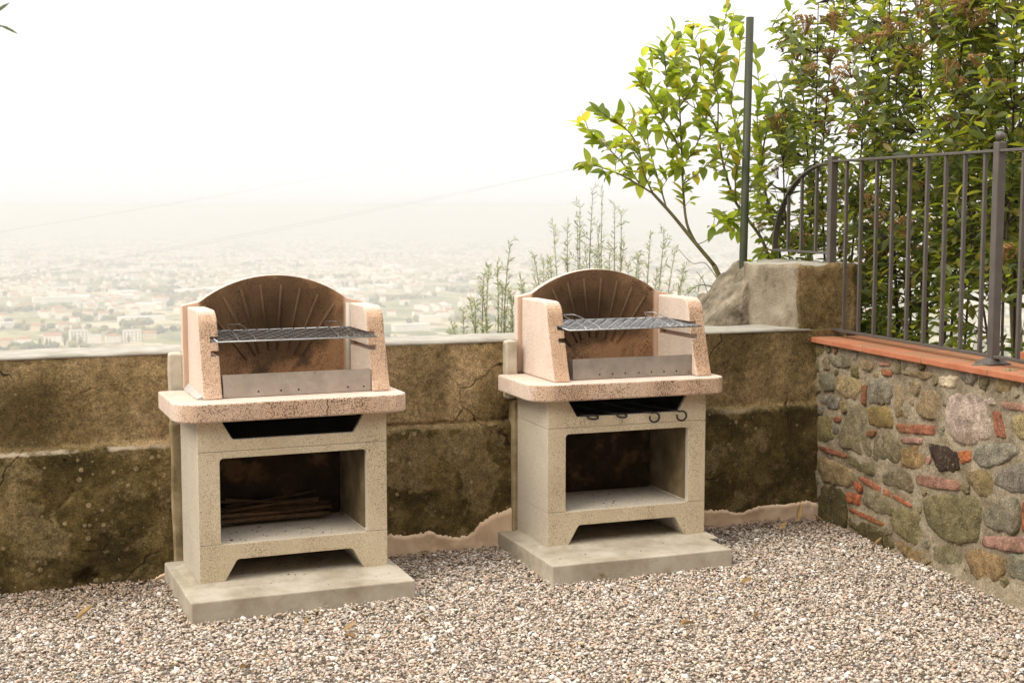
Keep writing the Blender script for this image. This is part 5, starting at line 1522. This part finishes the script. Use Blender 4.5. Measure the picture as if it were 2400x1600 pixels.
# ------------------------------------------------------------------ power lines across the valley
WIRES = [((2.0, 120, -0.9), (49.6, 120, 7.6), 'highest of the three thin power lines crossing the valley sky'), ((14.3, 120, -2.7), (49.6, 120, 4.0), 'middle one of the three thin power lines over the valley'), ((1.9, 120, -4.7), (55.9, 120, 5.3), 'lowest of the three thin power lines over the valley')]
for a, b, lab in WIRES:
    a, b = Vector(a) + Vector((0, 0, 0.7)), Vector(b) + Vector((0, 0, 0.7)); d = b - a
    P = [a + d * (-0.6 + 2.2 * i / 24) + Vector((0, 0, 0.9 * ((2 * i / 24 - 1) ** 2 - 0.35))) for i in range(25)]
    mb = MB(); mb.tube(P, .0045, .0045, 5)
    tag(mb.build('power_line', M['cable']), lab, 'cable', 'power lines over the valley')

# ------------------------------------------------------------------ buildings and trees of the plain
def mat_far(name, col):
    k = NT(name); return k.pbr(k.mix(0.5, col, k.ramp(k.noise(0.35, 3.0), [(0.3, 0.75), (0.7, 1.15)]), 'MULTIPLY'), 0.9, spec=0.1)
FARM = {'white': mat_far('white_house_wall', (0.80, 0.74, 0.64)), 'cream': mat_far('cream_house_wall', (0.68, 0.55, 0.38)), 'roof': mat_far('tile_roof', (0.36, 0.17, 0.09)), 'flat': mat_far('flat_roof', (0.50, 0.45, 0.39)), 'shed': mat_far('shed_roof', (0.60, 0.58, 0.54)), 'glass': mat_far('dark_window', (0.10, 0.10, 0.11))}
def house_meshes(w, d, h, roof, wallm, roofm, ov=0.6):
    a = MB(); a.box(-w/2, w/2, -d/2, d/2, 0, h); wm = a.mesh('wall', FARM[wallm])
    b = MB()
    if roof == 'gable':
        t = d * .22
        W, D_ = w/2 + ov, d/2 + ov
        b.add([(-W,-D_,h+.02), (W,-D_,h+.02), (W,D_,h+.02), (-W,D_,h+.02), (-W,0,h+t), (W,0,h+t)], [(0,1,5,4), (2,3,4,5), (1,2,5), (3,0,4), (3,2,1,0)])
    elif roof == 'hip':
        t = d * .22; W, D_ = w/2 + ov, d/2 + ov
        b.add([(-W,-D_,h+.02), (W,-D_,h+.02), (W,D_,h+.02), (-W,D_,h+.02), (-W+D_,0,h+t), (W-D_,0,h+t)], [(0,1,5,4), (2,3,4,5), (1,2,5), (3,0,4), (3,2,1,0)])
    else:
        b.box(-w/2-.2, w/2+.2, -d/2-.2, d/2+.2, h+.02, h+.7)
    return wm, b.mesh('roof', FARM[roofm])
def big_building(x, y, w, d, h, roof, wallm, roofm, rz, label, floors=0, cat='building'):
    root = empty('apartment_building' if floors else 'house', (x, y, PLAIN), rz); tag(root, label, cat)
    wm, rm = house_meshes(w, d, h, roof, wallm, roofm); wo = link('wall', wm, root); link('roof', rm, root)
    if floors:
        wme = MB(); wme.box(-.75, .75, -.06, .06, 0, 1.5); wme = wme.mesh('window', FARM['glass'])
        nwin = max(2, int(w / 3.6))
        for f in range(floors):
            for i in range(nwin):
                link('window', wme, wo, (-w/2 + w * (i + .5) / nwin, -d/2 - .07, 1.2 + f * 3.1))
NEAR = [(104.5, 1600, 19, 12, 16.5, 'flat', 'white', 'flat', .05, 'white apartment block behind the cypress pair at the parapet top', 5),
        (164, 1620, 20, 12, 13, 'flat', 'white', 'flat', -.05, 'pale apartment block left of the left barbecue hood', 4),
        (28, 1612, 17, 10, 7.5, 'gable', 'cream', 'roof', .1, 'cream house with red roof at the left picture edge above the parapet', 0),
        (48, 1606, 16, 10, 9.0, 'hip', 'white', 'roof', -.1, 'white house with red hipped roof left of the lone dark cypress', 0),
        (124, 1625, 13, 9, 8.5, 'flat', 'white', 'flat', .0, 'small white flat roofed house just right of the apartment block', 0),
        (143, 1620, 16, 10, 8.0, 'hip', 'white', 'roof', .12, 'white hip roofed house between the two apartment blocks', 0),
        (186, 1640, 15, 10, 8.5, 'gable', 'cream', 'roof', -.12, 'cream gabled house hard against the left barbecue hood', 0),
        (80, 1650, 18, 11, 8, 'gable', 'white', 'roof', .06, 'white gabled house behind the row of cypresses', 0),
        (205, 1900, 60, 18, 7, 'flat', 'white', 'shed', .04, 'long low white warehouse nearest behind the left barbecue hood', 0),
        (500, 1640, 46, 14, 8, 'flat', 'white', 'shed', .05, 'long white warehouse just above the parapet between the barbecues', 0),
        (455, 1800, 52, 16, 7, 'flat', 'white', 'shed', -.03, 'second white warehouse farther back between the barbecues', 0),
        (120, 2350, 70, 22, 8, 'flat', 'white', 'shed', .1, 'long white factory shed in the left half of the valley', 0),
        (150, 2650, 80, 20, 8, 'flat', 'white', 'shed', .0, 'farthest long white factory shed left of the left barbecue', 0)]
for a in NEAR: big_building(*a)
# cypresses by the near houses: spindle crowns with ragged leaf clumps
def cypress_mesh(seed):
    r = random.Random(seed); mb = MB()
    bm = bmesh.new(); bmesh.ops.create_icosphere(bm, subdivisions=3, radius=1.0)
    vs = []
    for v in bm.verts:
        z = (v.co.z + 1) / 2
        w = 0.16 * math.sin(math.pi * min(1, z ** .7)) ** .8 + .01
        f = 1 + .28 * mnoise.noise(Vector((v.co.x * 5, v.co.y * 5, z * 16 + seed)))
        vs.append((v.co.x * w * f, v.co.y * w * f, .05 + .95 * z))
    mb.add(vs, [tuple(q.index for q in f.verts) for f in bm.faces], False); bm.free()
    return mb
k = NT('cypress_leaf'); CYP = k.pbr(k.ramp(k.noise(1.2, 3.0), [(0.3, (0.03, 0.038, 0.016)), (0.7, (0.07, 0.075, 0.03))]), 0.9, spec=0.1)
k = NT('yellow_tree_leaf'); YEL = k.pbr(k.ramp(k.noise(1.2, 3.0), [(0.3, (0.10, 0.085, 0.02)), (0.7, (0.20, 0.16, 0.04))]), 0.9, spec=0.1)
CY = [(64, 1600, 10.5, CYP, 'dark cypress at the far left above the parapet, standing alone'), (71, 1598, 10.5, YEL, 'olive brown cypress, left one of the first close pair'), (74.5, 1597, 9.5, YEL, 'olive brown cypress, right one of the first close pair'),
      (90, 1598, 9.5, CYP, 'short dark cypress between the two cypress pairs'), (99, 1588, 13.5, YEL, 'tall yellowish cypress before the white apartment block, left of two'), (105.5, 1588, 12.5, YEL, 'tall yellowish cypress before the white apartment block, right of two'), (159, 1606, 11, YEL, 'yellowish cypress before the second apartment block')]
for i, (x, y, h, mt, lab) in enumerate(CY):
    root = empty('cypress_tree', (x, y, PLAIN)); tag(root, lab, 'tree', 'cypresses by the near houses')
    link('crown', cypress_mesh(i).mesh('crown', mt), root, scale=(h, h, h))
    mb = MB(); mb.tube([(0, 0, -.2), (0, 0, h * .1)], .25, .2, 6); mb.build('trunk', M['olivebark'], root)

# the town: nearest 280 as houses of their own, the rest as one mass
def view_xy(r_, rmin, rmax, p=1.0):
    a = math.radians(r_.uniform(-2.0, 46.0)); d = rmin + (rmax - rmin) * r_.random() ** p
    return d * math.sin(a), d * math.cos(a), d
r = random.Random(77)
HM = []
for i, (w, d, h, roof, wm, rm) in enumerate([(12, 9, 7, 'gable', 'white', 'roof'), (15, 10, 8, 'hip', 'cream', 'roof'), (18, 11, 10, 'hip', 'white', 'roof'), (14, 10, 9, 'flat', 'white', 'flat'), (30, 14, 6.5, 'flat', 'white', 'shed'), (11, 9, 6.5, 'gable', 'cream', 'roof')]):
    a, b = house_meshes(w, d, h, roof, wm, rm)
    bm = bmesh.new(); bm.from_mesh(a); bm.from_mesh(b)
    nA = len(a.polygons); me = bpy.data.meshes.new('far_house'); 
    bm.faces.ensure_lookup_table()
    for j, f in enumerate(bm.faces): f.material_index = 0 if j < nA else 1
    bm.to_mesh(me); bm.free(); me.materials.append(FARM[wm]); me.materials.append(FARM[rm]); HM.append((me, roof, wm))
HLAB = {0: 'tiny white gabled house with red roof far out on the hazy plain', 1: 'tiny cream hip roofed house far out on the hazy plain', 2: 'tiny tall white hip roofed house far out on the hazy plain', 3: 'tiny white flat roofed house far out on the hazy plain', 4: 'tiny white long shed far out on the hazy plain', 5: 'tiny cream gabled house far out on the hazy plain'}
cent = [view_xy(r, 1700, 5200, .8)[:2] for _ in range(60)]
done = []
while len(done) < 280:
    c = r.choice(cent); x, y = c[0] + r.gauss(0, 85), c[1] + r.gauss(0, 110)
    d = math.hypot(x, y)
    if d < 1680 or any(abs(x - u) < 24 and abs(y - v) < 24 for u, v in done) or any(abs(x - q[0]) < q[2] * .7 + 18 and abs(y - q[1]) < 30 for q in NEAR): continue
    done.append((x, y)); k = r.choices(range(6), (5, 4, 3, 3, 3, 4))[0]
    s = r.uniform(.9, 1.35)
    o = link('house', HM[k][0], None, (x, y, PLAIN), (0, 0, r.uniform(-.6, .6) + (1.57 if r.random() < .3 else 0)), (s, s, s))
    tag(o, HLAB[k], 'house', 'houses of the town on the plain, type %s' % 'abcdef'[k])
vs_, fs_, mi = [], [], []
for _ in range(9000):
    if r.random() < .6:
        c = view_xy(r, 2600, 14000, .9); x, y = c[0] + r.gauss(0, 60), c[1] + r.gauss(0, 60)
    else:
        x, y, _d = view_xy(r, 1900, 9000)
    if math.hypot(x, y) < 1900: continue
    w, d, h = r.uniform(8, 17), r.uniform(7, 12), r.uniform(5, 9)
    if r.random() < .05: w, d, h = r.uniform(30, 70), r.uniform(18, 40), r.uniform(6, 9)
    a = r.uniform(0, 3.14); c, s = math.cos(a), math.sin(a); t = h + (d * .22 if w < 30 else 0.3)
    P = [(-w/2, -d/2, 0), (w/2, -d/2, 0), (w/2, d/2, 0), (-w/2, d/2, 0), (-w/2, -d/2, h), (w/2, -d/2, h), (w/2, d/2, h), (-w/2, d/2, h), (-w/2, 0, t), (w/2, 0, t)]
    b = len(vs_); vs_ += [(x + c*p[0] - s*p[1], y + s*p[0] + c*p[1], PLAIN + p[2]) for p in P]
    for q in ((0,1,5,4), (2,3,7,6), (1,2,6,9,5), (3,0,4,8,7)): fs_.append(tuple(b + i for i in q)); mi.append(0)
    rm = 2 if w > 30 else 1
    for q in ((4,5,9,8), (6,7,8,9)): fs_.append(tuple(b + i for i in q)); mi.append(rm)
me = bpy.data.meshes.new('far_town'); me.from_pydata(vs_, [], fs_); me.polygons.foreach_set('material_index', mi)
for q in ('white', 'roof', 'shed'): me.materials.append(FARM[q])
me.update(); tag(link('far_town', me), 'mass of tiny pale houses fading into the haze of the plain', 'town', kind='stuff')
# woods and hedgerows of the plain
bm = bmesh.new(); bmesh.ops.create_icosphere(bm, subdivisions=1, radius=1.0); iv2 = np.array([v.co[:] for v in bm.verts]); if2 = np.array([[v.index for v in f.verts] for f in bm.faces]); bm.free()
px, py, ps = [], [], []
for _i in range(560):
    x, y, d = view_xy(r, 1640, 9000, .95) if _i < 420 else view_xy(r, 760, 1600); n = r.randint(10, 60); a = r.uniform(0, 3.14); ln = r.uniform(30, 190); wd = r.uniform(5, 40)
    for _k in range(n):
        u, v = r.gauss(0, ln / 2), r.gauss(0, wd / 2)
        X, Y = x + u * math.cos(a) - v * math.sin(a), y + u * math.sin(a) + v * math.cos(a)
        if math.hypot(X, Y) > (1640 if _i < 420 else 700) and not any(abs(X - q[0]) < q[2] * .6 + 9 and -30 < Y - q[1] < 18 for q in NEAR): px.append(X); py.append(Y); ps.append(r.uniform(2.5, 6.5))
px, py, ps = np.array(px), np.array(py), np.array(ps); n = len(px)
j = 1 + nrs.uniform(-.3, .3, (n, len(iv2)))
VV = iv2[None] * j[..., None] * np.stack([ps, ps, ps * .9], 1)[:, None] + np.stack([px, py, PLAIN + ps * .7], 1)[:, None]
me = bpy.data.meshes.new('far_woodland')
me.from_pydata(VV.reshape(-1, 3).tolist(), [], (if2[None] + (np.arange(n) * len(iv2))[:, None, None]).reshape(-1, 3).tolist())
at = me.color_attributes.new('tint', 'FLOAT_COLOR', 'POINT'); base_ = np.array([[.08, .09, .035], [.13, .13, .045], [.21, .18, .06], [.07, .08, .035], [.26, .20, .08]])
ccol = np.ones((n, len(iv2), 4), np.float32); ccol[..., :3] = (base_[nrs.randint(0, 5, n)] * nrs.uniform(.8, 1.2, (n, 1)))[:, None]
at.data.foreach_set('color', ccol.ravel()); me.materials.append(mat_attr('woodland_leaf', rough=.95, spec=.1)); me.update()
tag(link('far_woodland', me), 'hedgerows and woods spread over the hazy plain', 'woodland', kind='stuff')

# ------------------------------------------------------------------ haze
hm = bpy.data.materials.new('haze'); hm.use_nodes = True; hn = hm.node_tree; hn.nodes.clear()
ho = hn.nodes.new("ShaderNodeOutputMaterial"); hv = hn.nodes.new("ShaderNodeVolumePrincipled")
hv.inputs['Color'].default_value = (0.675, 0.68, 0.695, 1.0); hv.inputs['Density'].default_value = 0.00046; hv.inputs['Anisotropy'].default_value = 0.12
hn.links.new(hv.outputs[0], ho.inputs['Volume'])
mb = MB(); mb.box(-23500, 23500, -23500, 23500, PLAIN - 1.5, 9.0)
tag(mb.build('haze', hm), 'pale summer haze filling the air over the plain', 'haze', kind='stuff')
